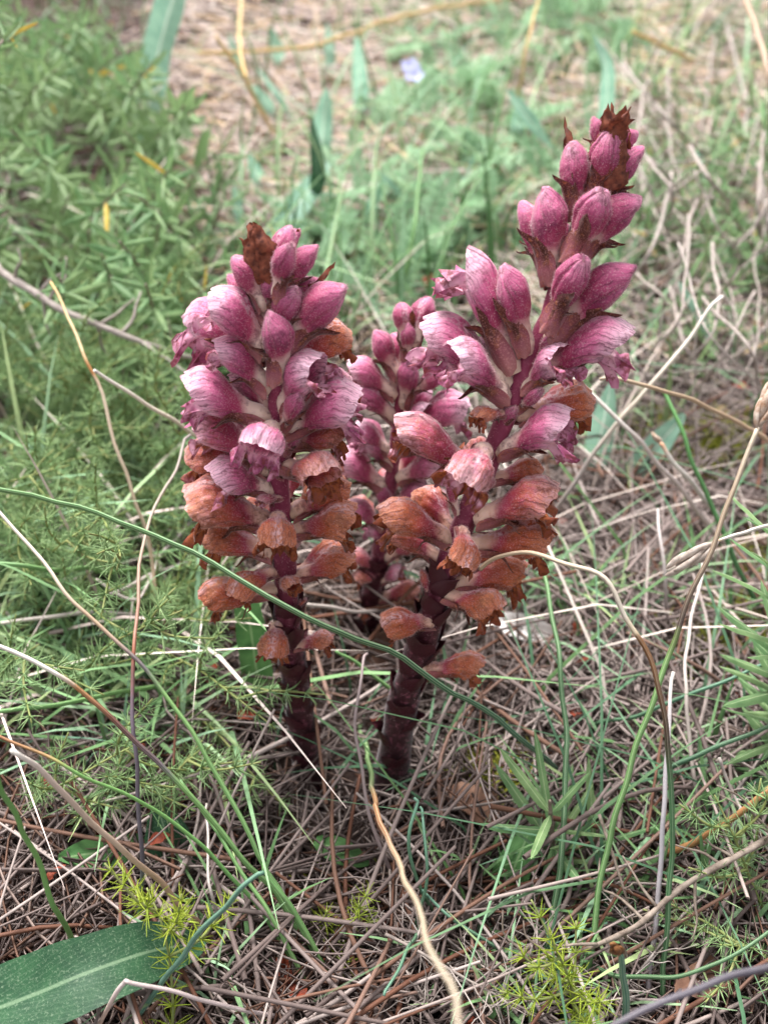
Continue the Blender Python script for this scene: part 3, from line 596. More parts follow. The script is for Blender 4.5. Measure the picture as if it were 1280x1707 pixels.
stalk('green_rush', 'short blue-green stem with a brown pointed seed capsule', 'rush', [(1033, 1590, .07), (1036, 1630, .055), (1042, 1680, .035), (1046, 1740, .0)], 14, [(0, BG), (1, BG)], stripes=.3, head=spikelet(.013, .0030, plain('capsule', lin(70, 44, 26), lin(140, 92, 52), 300, .5, 0), 4, .05))
for k, (P, lab) in enumerate([([(690, 1330, .06), (682, 1400, .05), (700, 1480, .03), (760, 1560, .0)], 'curved blue-green blade rising just before the stem bases'),
        ([(700, 1345, .05), (712, 1420, .045), (706, 1500, .03), (690, 1600, .01), (684, 1650, 0)], 'upright blue-green blade beside the curved one by the stem bases'),
        ([(640, 1660, .05), (668, 1610, .045), (700, 1560, .03), (715, 1520, .0)], 'slanting blue-green blade low in the straw under the stem bases'),
        ([(700, 1480, .03), (760, 1540, .03), (840, 1590, .02), (900, 1620, .0)], 'blue-green blade bending away along the ground from the stem bases')]):
    stalk('grass_blade', lab, 'grass', P, 9, [(0, BG), (1, DG)], stripes=.2)
for P, w, lab in [([(440, 1440, .05), (480, 1500, .04), (540, 1600, .02), (600, 1715, .0)], 12, 'light green blade in the bundle beside the yellowish sprig'),
        ([(300, 1300, .06), (400, 1440, .045), (470, 1560, .03), (560, 1725, .0)], 11, 'long light green blade in the bundle beside the yellowish sprig'),
        ([(-30, 1190, .06), (60, 1182, .06), (160, 1160, .05), (300, 1140, .02), (340, 1140, 0)], 11, 'green blade lying level under the feathery sprigs'),
        ([(-30, 935, .08), (60, 945, .075), (150, 950, .06), (240, 955, .03), (300, 965, 0)], 11, 'green blade lying level behind the long crossing blade'),
        ([(560, 1085, .05), (600, 1105, .045), (660, 1160, .03), (720, 1230, .0)], 9, 'blue-green blade dipping behind the tallest broomrape stem'),
        ([(705, 250, .08), (690, 380, .06), (670, 480, .03), (660, 540, 0)], 11, 'upright green blade behind the smallest broomrape')]:
    stalk('grass_blade', lab, 'grass', P, w, [(0, G), (1, LG)], stripes=.2)
for P, w, lab in [([(130, 1015, .05), (200, 985, .05), (260, 955, .04), (330, 935, .02)], 10, 'bleached curved straw under the long crossing blade'),
        ([(160, 965, .06), (230, 1000, .05), (270, 925, .04), (330, 860, .02)], 8, 'thin bleached straw between the ferny sprigs'),
        ([(0, 1040, .04), (100, 1025, .045), (200, 1025, .04), (290, 1045, .01)], 10, 'grey bowed straw lying under the ferny sprigs'),
        ([(440, 1000, .06), (520, 1010, .05), (620, 1020, .03), (700, 1010, 0)], 9, 'pale straw lying level behind the broomrape stems'),
        ([(345, 1340, .04), (350, 1440, .04), (360, 1500, .035), (385, 1590, .0)], 8, 'white wavy straw standing beside the small oval leaf')]:
    stalk('dry_stalk', lab, ST, P, w, [(0, lin(206, 194, 184)), (1, GY)])
for P, w, lab in [([(360, 60, .10), (420, 150, .06), (470, 260, .0)], 9, 'tan dry straw slanting down beside the bluish lance leaves'),
        ([(330, 90, .05), (520, 75, .05), (700, 20, .05), (900, -10, .02)], 9, 'ochre straw lying along the back of the clearing'),
        ([(410, 130, .08), (400, 60, .08), (405, -30, .05)], 10, 'ochre upright straw beside the tall wide lance leaf'),
        ([(1055, 52, .08), (1110, 80, .06), (1155, 100, .03)], 10, 'bleached straw lying in front of the far grass'),
        ([(900, -20, .12), (870, 120, .08), (850, 220, .0)], 8, 'white-green stalk standing among the feathery plants')]:
    stalk('dry_stalk', lab, ST, P, w, [(0, lin(206, 172, 112)), (1, lin(196, 168, 126))])

# ------------------------------------------------------------------ woody twigs with side twigs
def twig(label, P, width, mat, nside, sl, seed, name='dry_twig', cat='twig', group=None):
    r = random.Random(seed); pts = spline([pz(*p) for p in P], 30)
    for i in range(30): pts[i] = pts[i]+Vector([noise.noise(pts[i]*30+Vector((k*8+seed, 0, 0)))*.0022 for k in range(3)])
    w = width/FPX*depth_of(pts[15])/2; root = min(pts, key=lambda p: p.z).copy()
    o = thing(name, root, label, cat, group)
    link('branch', mesh('branch', *tube(pts, lambda t: w*(1-.45*t)*(1+.12*math.sin(t*50)), 7, root), mat), o)
    for k in range(nside):
        i = r.randrange(3, 28); p = pts[i]; T = (pts[i+1]-pts[i-1]).normalized(); a = T.orthogonal().normalized(); a = Matrix.Rotation(r.uniform(0, 6.28), 3, T) @ a
        d = (T*r.uniform(-.2, .9)+a+Vector((0, 0, .25))).normalized(); L = sl*r.uniform(.4, 1.2)
        q = [p, p+d*L*.4+a*L*r.uniform(-.06, .06), p+d*L*.7+T*L*r.uniform(-.15, .15), p+d*L+T*L*r.uniform(-.25, .25)]
        link('side_twig', mesh('side_twig', *tube(spline(q, 8), lambda t: w*.5*(1-.6*t), 5, root), mat), o)
    return o
twig('brown woody twig with short side twigs lying behind the two bright ferny sprigs', [(1340, 1360, .05), (1240, 1420, .05), (1130, 1482, .045), (1050, 1545, .04), (950, 1600, .03), (830, 1655, .015)], 13, M_TWIG, 16, .022, 1)
twig('grey lichen-covered twig lying among the needle-leaved shrub', [(-20, 440, .10), (60, 490, .095), (130, 532, .09), (250, 578, .08), (330, 600, .05)], 15, M_GREYTWIG, 8, .03, 2)
twig('fine branched twig spreading over the litter below the stem bases', [(640, 1560, .03), (720, 1600, .035), (800, 1640, .03), (900, 1690, .02)], 6, M_GREYTWIG, 18, .024, 3)
twig('thin bristly twig beside the rush, pointing up from the litter', [(1195, 1262, .06), (1225, 1330, .05), (1262, 1400, .045), (1290, 1440, .03)], 6, M_GREYTWIG, 5, .01, 4)
twig('short upright twig with a few stubs standing between the rushes', [(1000, 1360, .05), (1025, 1440, .04), (1050, 1520, .03), (1062, 1560, .0)], 6, M_TWIG, 8, .01, 5)
rr = random.Random(3)
for k in range(34):
    x, y = rr.uniform(1030, 1290), rr.uniform(180, 600); a = rr.uniform(-.9, .9); L = rr.uniform(60, 170)
    z = rr.uniform(.03, .10)
    P = [(x-L*math.sin(a), y-L*math.cos(a), z), (x, y, z), (x+L*.6*math.sin(a+rr.uniform(-.9, .9)), y+L*.6, z*.5), (x+L*math.sin(a+rr.uniform(-.5, .5)), y+L*1.0, 0)]
    twig('bare grey forked twig in the tangle behind the tallest broomrape', P, rr.uniform(4, 8), M_GREYTWIG, 4, .05, 20+k, 'bare_twig', 'twig', 'bare grey twigs in the tangle')
for k in range(14):
    x, y = rr.uniform(640, 1240), rr.uniform(1540, 1700); a = rr.uniform(0, 3.14); L = rr.uniform(40, 110)
    P = [(x, y, .025), (x+L*math.cos(a)*.5, y-L*math.sin(a)*.5, .03), (x+L*math.cos(a), y-L*math.sin(a), .02)]
    twig('tiny bare branched twig scattered on the litter', P, rr.uniform(3.5, 5.5), M_GREYTWIG, 9, .014, 50+k, 'tiny_twig', 'twig', 'tiny twigs on the litter')

# ------------------------------------------------------------------ leaves
def leaf_blade(L, w, n=14, m=6, fold=.18, bend=.0, twist=0.0, shape=0, seed=0):
    V, F, U = [], [], []
    for i in range(n+1):
        t = i/n
        ww = w*((math.sin(math.pi*min(1, t*.92+.06)))**.7 if shape == 0 else (min(1, t*6)**.6)*(1-t**4)**.6)+w*.02
        ww *= 1+.05*noise.noise(Vector((t*8, seed, 0)))
        for j in range(m+1):
            s = j/m*2-1; x = t*L
            y = ww*s*math.cos(fold*abs(s)); z = ww*abs(s)*fold + .03*w*noise.noise(Vector((t*9, s*3, seed+.5)))*4
            a = twist*t; y, z = y*math.cos(a)-z*math.sin(a), y*math.sin(a)+z*math.cos(a)
            z -= bend*L*t*t
            V.append((x, y, z)); U.append((t, j/m))
    k = m+1
    for i in range(n):
        for j in range(m): F.append((i*k+j, i*k+j+1, (i+1)*k+j+1, (i+1)*k+j))
    return V, F, U
def frame_to(b, X, Zhint, s=1.0):
    X = X.normalized(); Z = Zhint-X*Zhint.dot(X)
    if Z.length < 1e-4: Z = X.orthogonal()
    Z.normalize(); Y = Z.cross(X)
    return Matrix(((X.x*s, Y.x*s, Z.x*s, b.x), (X.y*s, Y.y*s, Z.y*s, b.y), (X.z*s, Y.z*s, Z.z*s, b.z), (0, 0, 0, 1)))
def lance(label, P, width, mat, roll=0.0, fold=.2, shape=0, name='lance_leaf'):
    # a leaf whose midrib follows the traced line
    pts = spline([pz(*p) for p in P], 25); w = width/FPX*depth_of(pts[12])/2
    root = pts[0].copy(); V, F, U = [], [], []; m = 8; wid = leaf_blade(1, 1, 24, 2, 0, 0, 0, shape, len(label))[0]
    fr = frames(pts)
    for i, p in enumerate(pts):
        T = fr[i][0]; view = (CAMP-p).normalized(); nrm = (Vector((0, 0, 1))*.6+view*.6); nrm = (nrm-T*nrm.dot(T)).normalized()
        nrm = Matrix.Rotation(roll, 3, T) @ nrm; side = T.cross(nrm); ww = w*abs(wid[i*3][1])
        for j in range(m+1):
            s = j/m*2-1
            q = p+side*ww*s+nrm*(ww*fold*abs(s)+.0012*noise.noise(p*60+side*s))-root
            V.append(tuple(q)); U.append((i/24, j/m))
    k = m+1
    for i in range(24):
        for j in range(m): F.append((i*k+j, i*k+j+1, (i+1)*k+j+1, (i+1)*k+j))
    o = link(name, mesh(name, V, F, U, mat)); o.location = root; tag(o, label, 'leaf'); return o
lance('big dark green downy lance leaf with pale midrib lying on the litter', [(-160, 1735, .03), (0, 1680, .04), (120, 1632, .045), (240, 1590, .04), (345, 1568, .025)], 128, M_LANCE, 0, .15, 1)
lance('small oval pale green leaf beside the slate purple stalk', [(250, 1405, .02), (180, 1418, .025), (98, 1430, .03)], 56, M_LANCE_G, 0, .1)
lance('dim green leaf half hidden under the ferny sprigs near the oval leaf', [(300, 1500, .01), (285, 1420, .02), (262, 1340, .03)], 80, M_LANCE, 0, .2)
lance('upright green strap leaf standing behind the stem of the dense broomrape', [(440, 1215, .0), (428, 1120, .025), (415, 1030, .05), (400, 960, .065)], 52, M_LANCE_G, 0, .2, 1)
lance('small oval green leaf lying in the straw at the broomrape feet', [(525, 1400, .015), (565, 1418, .02), (615, 1440, .015)], 42, M_LANCE_G, 0, .1)
lance('tall wide lance leaf with white midrib standing beyond the shrub', [(238, 235, .02), (255, 130, .06), (282, 20, .11), (310, -60, .14)], 62, M_LANCE_B, .0, .2)
lance('bluish lance leaf standing upright alone in the clearing', [(602, 205, .0), (600, 140, .04), (594, 62, .08)], 26, M_LANCE_B, 0, .25)
lance('bluish lance leaf with pale midrib standing behind the dense spike', [(532, 290, .0), (538, 220, .04), (545, 148, .07)], 34, M_LANCE_B, 0, .25)
lance('broad bluish leaf leaning across behind the tip of the dense spike', [(440, 410, .02), (490, 350, .035), (548, 272, .05)], 46, M_LANCE_B, 0, .2)
lance('bluish blade crossing under the broad leaning leaf', [(505, 360, .02), (530, 300, .05), (520, 200, .08)], 26, M_LANCE, 0, .2)
lance('bluish lance leaf standing behind the lowest pink flowers of the tallest broomrape', [(985, 800, .0), (1000, 730, .03), (1018, 640, .06)], 44, M_LANCE_B, 0, .2)
lance('bluish lance leaf lying aslant under the crossing pale stalks', [(1035, 810, .0), (1080, 760, .02), (1140, 690, .04)], 44, M_LANCE_B, .2, .2)
lance('wide green leaf tucked beneath the linear leaved shoot', [(830, 1510, .0), (855, 1450, .02), (885, 1380, .03)], 60, M_LANCE_G, 0, .2)
lance('pale blue-green blade bending over behind the top of the tallest broomrape', [(1000, 260, .03), (1012, 130, .09), (990, 60, .12)], 26, M_LANCE_B, 0, .2)
lance('pale blade slanting to the tip of the tallest broomrape', [(930, 260, .02), (890, 210, .05), (845, 150, .07)], 26, M_LANCE_B, 0, .2)
lance('blue-green leaf under the long crossing blade by the ferny sprigs', [(105, 960, .0), (140, 900, .03), (160, 850, .04)], 40, M_LANCE_B, 0, .2)
lance('blue-grey blade rising at the edge of the shrub tangled with grey twigs', [(1190, 600, .0), (1170, 540, .03), (1130, 470, .06)], 22, M_LANCE_B, 0, .2)
rr = random.Random(12)
for k in range(15):
    x, y = rr.uniform(380, 1200), rr.uniform(30, 480); a = rr.uniform(-.8, .8); L = rr.uniform(60, 120)
    lance('bluish strap leaf among the feathery plants behind the broomrapes', [(x, y, 0), (x+L*.5*math.sin(a), y-L*.5, .03), (x+L*math.sin(a)*1.2, y-L, .05)], rr.uniform(14, 26), M_LANCE_B, rr.uniform(-.5, .5), .2, 0, 'strap_leaf')['group'] = 'strap leaves behind the broomrapes'

# ------------------------------------------------------------------ ferny sprigs (needle tufts)
def tuft_mesh(seed, mat, nn=10, L=1.0):
    r = random.Random(seed); g = Geo()
    for k in range(nn):
        an = 2*math.pi*k/nn+r.uniform(-.3, .3); el = r.uniform(.05, .95)
        d = Vector((math.cos(an)*math.cos(el), math.sin(an)*math.cos(el), math.sin(el))); ln = L*r.uniform(.7, 1.1)
        c = d.orthogonal().normalized()*ln*r.uniform(-.08, .08)
        g.add(*tube([d*.02, d*ln*.4+c*.6, d*ln*.75+c*.7, d*ln], lambda t: .040*(1-.7*t), 3, Vector((0, 0, 0)), None, 1, False))
    return g.mesh('needle_tuft', mat)
TUFT = [tuft_mesh(k, M_NEEDLE) for k in range(6)]; TUFTY = [tuft_mesh(k+9, M_NEEDLE_Y) for k in range(4)]
def sprig(label, P, tl, seed, yellow=False, step=.0058, nbr=6, group=None):
    q0 = pz(*P[0]); P3 = [pz(*p) for p in P]; r = random.Random(seed)
    if q0.z > .012: P3 = [Vector((q0.x-.012, q0.y+.01, -.002))] + P3
    pts = spline(P3, 36); root = pts[0].copy()
    o = thing('ferny_sprig', root, label, 'sprig', group); T_ = TUFTY if yellow else TUFT
    lines = [(pts, 0.12)]
    for k in range(nbr):
        i = r.randrange(6, 30); T = (pts[i+1]-pts[i-1]).normalized(); a = Matrix.Rotation(r.uniform(0, 6.28), 3, T) @ T.orthogonal().normalized()
        L = r.uniform(.010, .026); d = (T*.5+a*.9).normalized()
        lines.append((spline([pts[i], pts[i]+d*L*.5, pts[i]+d*L+T*L*.35], 12), .25))
    for q, start in lines:
        link('stem', mesh('stem', *tube(q, lambda t: .00055*(1-.5*t), 5, root), M_SPRIG), o)
        acc = 0; tot = sum((q[i+1]-q[i]).length for i in range(len(q)-1)); s0 = start*tot
        for i in range(len(q)-1):
            acc += (q[i+1]-q[i]).length
            while s0 < acc:
                T = (q[i+1]-q[i]).normalized(); t = s0/tot
                s = 1.35*tl*r.uniform(.75, 1.15)*(1-.35*t**3)
                M = frame_to(q[i]-root, T.orthogonal(), T, s)
                M = M @ Matrix.Rotation(r.uniform(0, 6.28), 4, 'Z')
                link('needle_tuft', r.choice(T_), o, M); s0 += step*r.uniform(.8, 1.25)
    return o
SP = [
 ('bright yellow-green ferny sprig lying low beside the slender dark green rush', [(960, 1720, .01), (950, 1640, .035), (920, 1570, .055), (885, 1500, .065)], .0055, True),
 ('bright ferny sprig standing against the orange-tan straw', [(1290, 1560, .01), (1252, 1470, .035), (1225, 1400, .05), (1190, 1325, .06)], .0052, False),
 ('small ferny sprig spreading at the foot of the one by the orange-tan straw', [(1300, 1600, .01), (1250, 1580, .03), (1200, 1575, .04)], .005, False),
 ('yellowish ferny sprig drooping beside the kinked mauve stalk', [(285, 1720, .02), (285, 1620, .04), (270, 1540, .055), (245, 1480, .06)], .0055, True),
 ('yellow-green ferny sprig in the litter under the rust-brown stalk', [(520, 1560, .01), (570, 1545, .02), (635, 1535, .03)], .005, True),
 ('ferny sprig reaching out towards the stem of the dense broomrape', [(240, 1080, .03), (320, 1110, .045), (390, 1160, .055), (460, 1215, .055)], .0058, False),
 ('ferny sprig just below the rusty flowers of the dense broomrape', [(270, 1020, .03), (310, 1030, .05), (360, 1035, .06), (420, 1030, .06)], .0058, False),
 ('ferny sprig spilling over the long crossing blade', [(150, 830, .06), (180, 880, .09), (200, 920, .105), (195, 950, .105)], .0058, False),
 ('ferny sprig beneath the reaching one, drooping to the litter', [(300, 1180, .02), (360, 1220, .03), (420, 1290, .03), (480, 1350, .02)], .0056, False),
 ('ferny sprig with a bare foot crossing the white tipped stalk', [(60, 1330, .03), (120, 1300, .05), (190, 1260, .06), (250, 1230, .06)], .0056, False),
]
for k, (lab, P, tl, ye) in enumerate(SP): sprig(lab, P, tl, 100+k, ye)
rr = random.Random(5)
for k in range(60):
    x, y = rr.uniform(-40, 300), rr.uniform(380, 1330)
    if y > 950 and rr.random() < .6: y -= 520
    z = rr.uniform(.03, .085); a = rr.uniform(-1.0, 1.2); L = rr.uniform(90, 170)
    P = [(x-L*.3, y+L*.4, z*.3), (x, y, z*.8), (x+L*.5*math.cos(a), y-L*.4*math.sin(a), z), (x+L*math.cos(a), y-L*.7*math.sin(a), z)]
    sprig('green ferny sprig in the bed of sprigs beside the dense broomrape', P, .0062, 200+k, False, .0060, 7, 'ferny sprigs in the bed')

# ------------------------------------------------------------------ needle-leaved shrubs
LIN = [mesh('leaf', *leaf_blade(1, .055+.012*k, 7, 4, -.5, rr.uniform(-.15, .25), rr.uniform(-.4, .4), 1, k), M_LINEAR) for k in range(5)]
LINY = mesh('leaf', *leaf_blade(1, .06, 7, 4, -.4, .15, .2, 1, 3), M_LINEAR_Y)
def shrub(name, label, shoots, leaf_len, seed, spacing=.005, cat='shrub', per=3, keep=290, wmul=1.0, yellow=.03, group=None):
    r = random.Random(seed); root = pz(*shoots[0][0]); root.z = 0
    o = thing(name, root, label, cat, group); L = []
    for P in shoots:
        pts = spline([pz(*p) for p in P], 24)
        link('branch', mesh('branch', *tube(pts, lambda t: .0013*(1-.6*t), 6, root), M_TWIG), o)
        tot = sum((pts[i+1]-pts[i]).length for i in range(23)); s = tot*.10; acc = 0; ph = r.uniform(0, 6)
        for i in range(23):
            acc += (pts[i+1]-pts[i]).length
            while s < acc:
                T = (pts[i+1]-pts[i]).normalized(); a0 = T.orthogonal().normalized(); ph += 1.1
                for k in range(per):
                    a = Matrix.Rotation(ph+6.283*k/per+r.uniform(-.4, .4), 3, T) @ a0
                    up = .35+.9*(s/tot)**2
                    d = (a+T*up*r.uniform(.6, 1.3)).normalized(); ln = leaf_len*r.uniform(.6, 1.15)*(1-.3*(s/tot)**4)
                    me = LINY if r.random() < yellow else r.choice(LIN)
                    M = frame_to(pts[i]-root, d, T, ln) @ Matrix.Diagonal((1, wmul, wmul, 1))
                    L.append((depth_of(pts[i]+d*ln*.5), me, M))
                s += spacing*r.uniform(.8, 1.3)
    L.sort(key=lambda x: x[0])
    for dpt, me, M in L[:keep]: link('leaf', me, o, M)
    if len(L) > keep:
        g = Geo()
        cache = {}
        for dpt, me, M in L[keep:]:
            if me is LINY: me = LIN[0]
            if me not in cache: cache[me] = ([v.co.copy() for v in me.vertices], [tuple(p.vertices) for p in me.polygons])
            vs_, fs = cache[me]; g.add([tuple(M @ v) for v in vs_], fs, [(.5, .3)]*len(vs_))
        lo = link('leaf_mass', g.mesh('leaf_mass', M_LINEAR), o); lo['kind'] = 'stuff'
    return o
rr = random.Random(21)
def shoots(n, cx, cy, sx, sy, zmax, lean=0.0):
    out = []
    for k in range(n):
        x, y = cx+rr.uniform(-sx, sx), cy+rr.uniform(-sy, sy); z = rr.uniform(.5, 1)*zmax; a = rr.gauss(lean, .9)
        out.append([(x, y, 0), (x+10*math.sin(a), y-30, z*.35), (x+40*math.sin(a), y-70, z*.7), (x+90*math.sin(a)+rr.uniform(-20, 20), y-110, z)])
    return out
shrub('needle_leaved_shrub', 'dense dark green needle-leaved shrub behind the bed of ferny sprigs', shoots(44, 130, 400, 190, 190, .12), .026, 1, .0085, per=2)
shrub('needle_leaved_shrub', 'farther needle-leaved shrub standing behind the dense one', shoots(24, 80, 170, 170, 60, .12), .026, 8, .0085, per=2)
shrub('needle_leaved_shrub', 'looser needle-leaved shrub between the dense shrub and the dense spike', shoots(30, 320, 540, 100, 170, .07, .2), .025, 2, .008, per=2)
shrub('needle_leaved_shrub', 'pale needle-leaved shrub tangled with grey twigs behind the tallest broomrape', shoots(30, 1210, 440, 130, 230, .07), .020, 3, .008, per=2, yellow=.05)
shrub('needle_leaved_shrub', 'short glossy needle-leaved shoot hanging above the dense shrub', [[(-200, 420, .0), (-110, 240, .11), (-60, 150, .16), (-40, 120, .18), (-5, 80, .19), (20, 50, .19)], [(-200, 430, .0), (-110, 280, .10), (-60, 190, .15), (-40, 150, .17), (0, 110, .18)], [(-200, 400, .0), (-120, 160, .1), (-60, 30, .15), (-20, 10, .18), (10, -10, .18)]], .020, 4, .006)
shrub('linear_leaved_shoot', 'glossy green linear leaves reaching in beside the rush seed head', [[(1345, 1330, .0), (1310, 1230, .03), (1302, 1120, .07), (1298, 1000, .10), (1292, 840, .125)], [(1360, 1370, .0), (1330, 1300, .02), (1312, 1200, .05), (1300, 1080, .08)]], .027, 5, .0095, 'shoot', 4, 290, .95, 0)
shrub('linear_leaved_shoot', 'green shoot with whorls of linear leaves standing between the two green rushes', [[(925, 1480, .0), (922, 1420, .02), (918, 1370, .04), (916, 1335, .055)], [(960, 1500, .0), (985, 1420, .015), (1000, 1380, .03)]], .032, 6, .010, 'shoot', 3, 290, .7, 0)
shrub('linear_leaved_shoot', 'dim green shoot low in the straw under the whorled shoot', [[(1010, 1570, .0), (1000, 1510, .012), (975, 1460, .02)], [(1090, 1560, 0), (1100, 1500, .012), (1080, 1450, .02)]], .026, 7, .008, 'shoot', 3, 290, .95, 0)
for k in range(7):
    x, y = rr.uniform(-20, 280), rr.uniform(650, 1300)
    shrub('linear_leaved_shoot', 'low green shoot of linear leaves growing under the ferny sprigs', shoots(4, x, y, 50, 50, .035), .022, 30+k, .006, 'shoot', 3, 60, 1.1, .0, 'low shoots under the sprigs')

# ------------------------------------------------------------------ feathery plants
def frond_mesh(seed):
    r = random.Random(seed); g = Geo(); bend = r.uniform(.15, .45); cur = r.uniform(-.2, .2)
    ax = [Vector((t, cur*t*t, -bend*t*t)) for t in [i/9 for i in range(10)]]
    g.add(*tube(ax, lambda t: .014*(1-.7*t), 4))
    for i in range(1, 10):
        for s in (-1, 1):
            for q in range(3):
                p = ax[i]; ln = (.30-.20*abs(i/9-.45))*r.uniform(.7, 1.1)*(1 if q == 0 else .6)
                d = Vector((.55+.35*(q-1)*r.uniform(.6, 1), s*(1-.2*q), r.uniform(-.1, .45))).normalized()
                V, F, U = leaf_blade(ln, .032, 4, 2, .3, .2, 0, 0, i); M = frame_to(p+d*(.0 if q == 0 else ln*.4), d, Vector((0, 0, 1)))
                g.add([tuple(M @ Vector(v)) for v in V], F, U)
    return g.mesh('frond', M_FEATHER)
FROND = [frond_mesh(k) for k in range(5)]
rr = random.Random(77)
def feathery(x, y, n, ln, k):
    root = pz(x, y, 0); o = thing('feathery_plant', root, 'grey-green feathery plant in the clearing behind the broomrapes', 'plant', 'feathery plants behind the broomrapes')
    for i in range(n):
        an = rr.uniform(0, 6.283); el = rr.uniform(.2, 1.3)
        d = Vector((math.cos(an)*math.cos(el), math.sin(an)*math.cos(el), math.sin(el)))
        b = Vector((rr.gauss(0, .012), rr.gauss(0, .012), rr.uniform(0, .02)))
        link('frond', rr.choice(FROND), o, frame_to(b, d, Vector((0, 0, 1)), ln*rr.uniform(.6, 1.2)))
for k, (x, y) in enumerate([(620, 330), (700, 380), (560, 400), (780, 300), (840, 250), (660, 250), (880, 330), (740, 470), (520, 470), (600, 540), (800, 200), (900, 120), (960, 60), (860, 80), (740, 180), (1000, 170), (700, 120), (800, 420), (640, 440), (1040, 110), (980, 330)]):
    feathery(x, y, 11, .042, k)
sp = stalk('blue_flower_stem', 'small pale blue flower on a thin stem in the clearing', 'flower', [(690, 130, .06), (692, 170, .03), (694, 210, .0)], 4, [(0, G), (1, G)])
M_BLUE = plain('blue_petal', lin(158, 160, 206), lin(184, 186, 222), 300, .5, .3)
def petals(o, loc, n, L, w, mat, tilt):
    for k in range(n):
        a = 6.283*k/n; d = Vector((math.cos(a), math.sin(a)*.8-.3, tilt+.3*math.sin(a)))
        link('petal', mesh('petal', *leaf_blade(L, w, 6, 4, .2, .1, 0, 0, k), mat), o, frame_to(loc, d, Vector((0, -.5, 1))))
petals(sp, pz(690, 128, .062)-sp.location, 5, .0085, .0032, M_BLUE, .35)
petals(sp, pz(683, 112, .062)-sp.location, 5, .0075, .0032, M_BLUE, .35)

# ------------------------------------------------------------------ litter: loose straws, leaf fragments, fine grass
def straw_geo(g, p, az, L, r, z, tilt, bow, v, sides=3, seg=4):
    d = Vector((math.cos(az)*math.cos(tilt), math.sin(az)*math.cos(tilt), math.sin(tilt))); s = Vector((-math.sin(az), math.cos(az), 0))
    pts = [p+d*(L*(t-.5))+s*bow*L*math.sin(t*3.14)+Vector((0, 0, z+bow*.5*L*math.sin(t*3.14))) for t in [i/seg for i in range(seg+1)]]
    g.add(*tube(pts, lambda t: r*(1-.3*t), sides, Vector((0, 0, 0)), v, 1, False))
rr = random.Random(99)
def litter_pt():
    x, y = rr.uniform(-80, 1360), rr.uniform(-80, 1800); return pz(x, y, 0), x, y
gm, gf = Geo(), Geo()
for k in range(12500):
    p, x, y = litter_pt(); far = y < 330 and x > 330
    far = far or (y < 620 and x > 330 and rr.random() < .6)
    L = rr.uniform(.03, .10); rad = rr.choice((.0003, .00045, .0006, .0008))
    p.z = gz(p.x, p.y); v = rr.random()
    if 420 < x < 740 and 1060 < y < 1460 and rr.random() < .72: continue
    if x > 700 and 560 < y < 1300 and rr.random() < .65: v = rr.uniform(.58, .76)
    straw_geo(gf if far else gm, p, rr.uniform(0, 3.14), L, rad, rr.uniform(.002, .02), rr.gauss(0, .12), rr.gauss(0, .06), v)
for k in range(3500):
    x, y = rr.uniform(250, 1360), rr.uniform(-120, 420); p = pz(x, y, 0); p.z = gz(p.x, p.y)
    straw_geo(gf, p, rr.uniform(0, 3.14), rr.uniform(.03, .10), rr.choice((.0006, .0009, .0013)), rr.uniform(.004, .022), rr.gauss(0, .12), rr.gauss(0, .06), rr.random())
for k in range(2500):                      # litter beyond the frame
    p = Vector((rr.uniform(-1.6, 1.6), rr.uniform(-.4, 2.6), 0))
    straw_geo(gm, p, rr.uniform(0, 3.14), rr.uniform(.05, .14), .0010, rr.uniform(.002, .02), rr.gauss(0, .12), rr.gauss(0, .06), rr.random())
tag(link('straw_litter', gm.mesh('straw_litter', M_STRAW)), 'mat of dry grey-brown straw covering the soil', 'straw', None, 'stuff')
tag(link('pale_straw_litter', gf.mesh('pale_straw_litter', M_STRAWF)), 'pale brightened straw covering the far clearing', 'straw', None, 'stuff')
SCL = [('bleached whitish', .70, .74, .2), ('grey-brown', .25, .55, .5), ('rust-brown', .84, .94, .2)]
SM = {c: [] for c in range(3)}
for c in range(3):
    for k in range(10):
        g = Geo(); straw_geo(g, Vector((0, 0, 0)), 0, 1, .0095, 0, 0, rr.gauss(0, .07), rr.uniform(*SCL[c][1:3]), 6, 8); SM[c].append(g.mesh('loose_straw', M_STRAW))
for k in range(296):
    x, y = rr.uniform(420, 1300) if rr.random() < .8 else rr.uniform(-20, 420), rr.uniform(640, 1720)
    if x < 420: y = rr.uniform(1300, 1720)
    if 400 < x < 780 and 1080 < y < 1420 and rr.random() < .8: y += 320
    z = rr.uniform(.012, .032); p = pz(x, y, z)
    d = Vector((1, 0, 0)); d.rotate(Matrix.Rotation(rr.gauss(1.0, .8), 3, 'Z')); d.z = rr.gauss(0, .25)
    L = rr.uniform(.05, .16); c = rr.choices((0, 1, 2), [q[3] for q in SCL])[0]; w = .09*rr.uniform(.4, 1.15)
    o = link('loose_straw', rr.choice(SM[c])); o.matrix_basis = frame_to(p, d, Vector((0, 0, 1))) @ Matrix.Rotation(rr.uniform(-1.5, 1.5), 4, 'X') @ Matrix.Diagonal((L, w, w, 1))
    ln = 'long' if L > .105 else 'short'
    tag(o, 'loose %s %s straw lying on the litter' % (ln, SCL[c][0]), 'straw', 'loose %s %s straws' % (ln, SCL[c][0]))
def chip_mesh(seed, mat):
    V, F, U = leaf_blade(1, .32, 8, 5, .35, .3, random.Random(seed).uniform(-1, 1), 0, seed)
    V = [(a, b+.1*noise.noise(Vector((a*4, b*4, seed))), c+.18*noise.noise(Vector((a*3, b*3, seed+4)))) for a, b, c in V]
    return mesh('dead_leaf', V, F, U, mat)
CH = [chip_mesh(k, M_CHIP) for k in range(6)]; RC = [chip_mesh(k+10, M_REDCHIP) for k in range(4)]
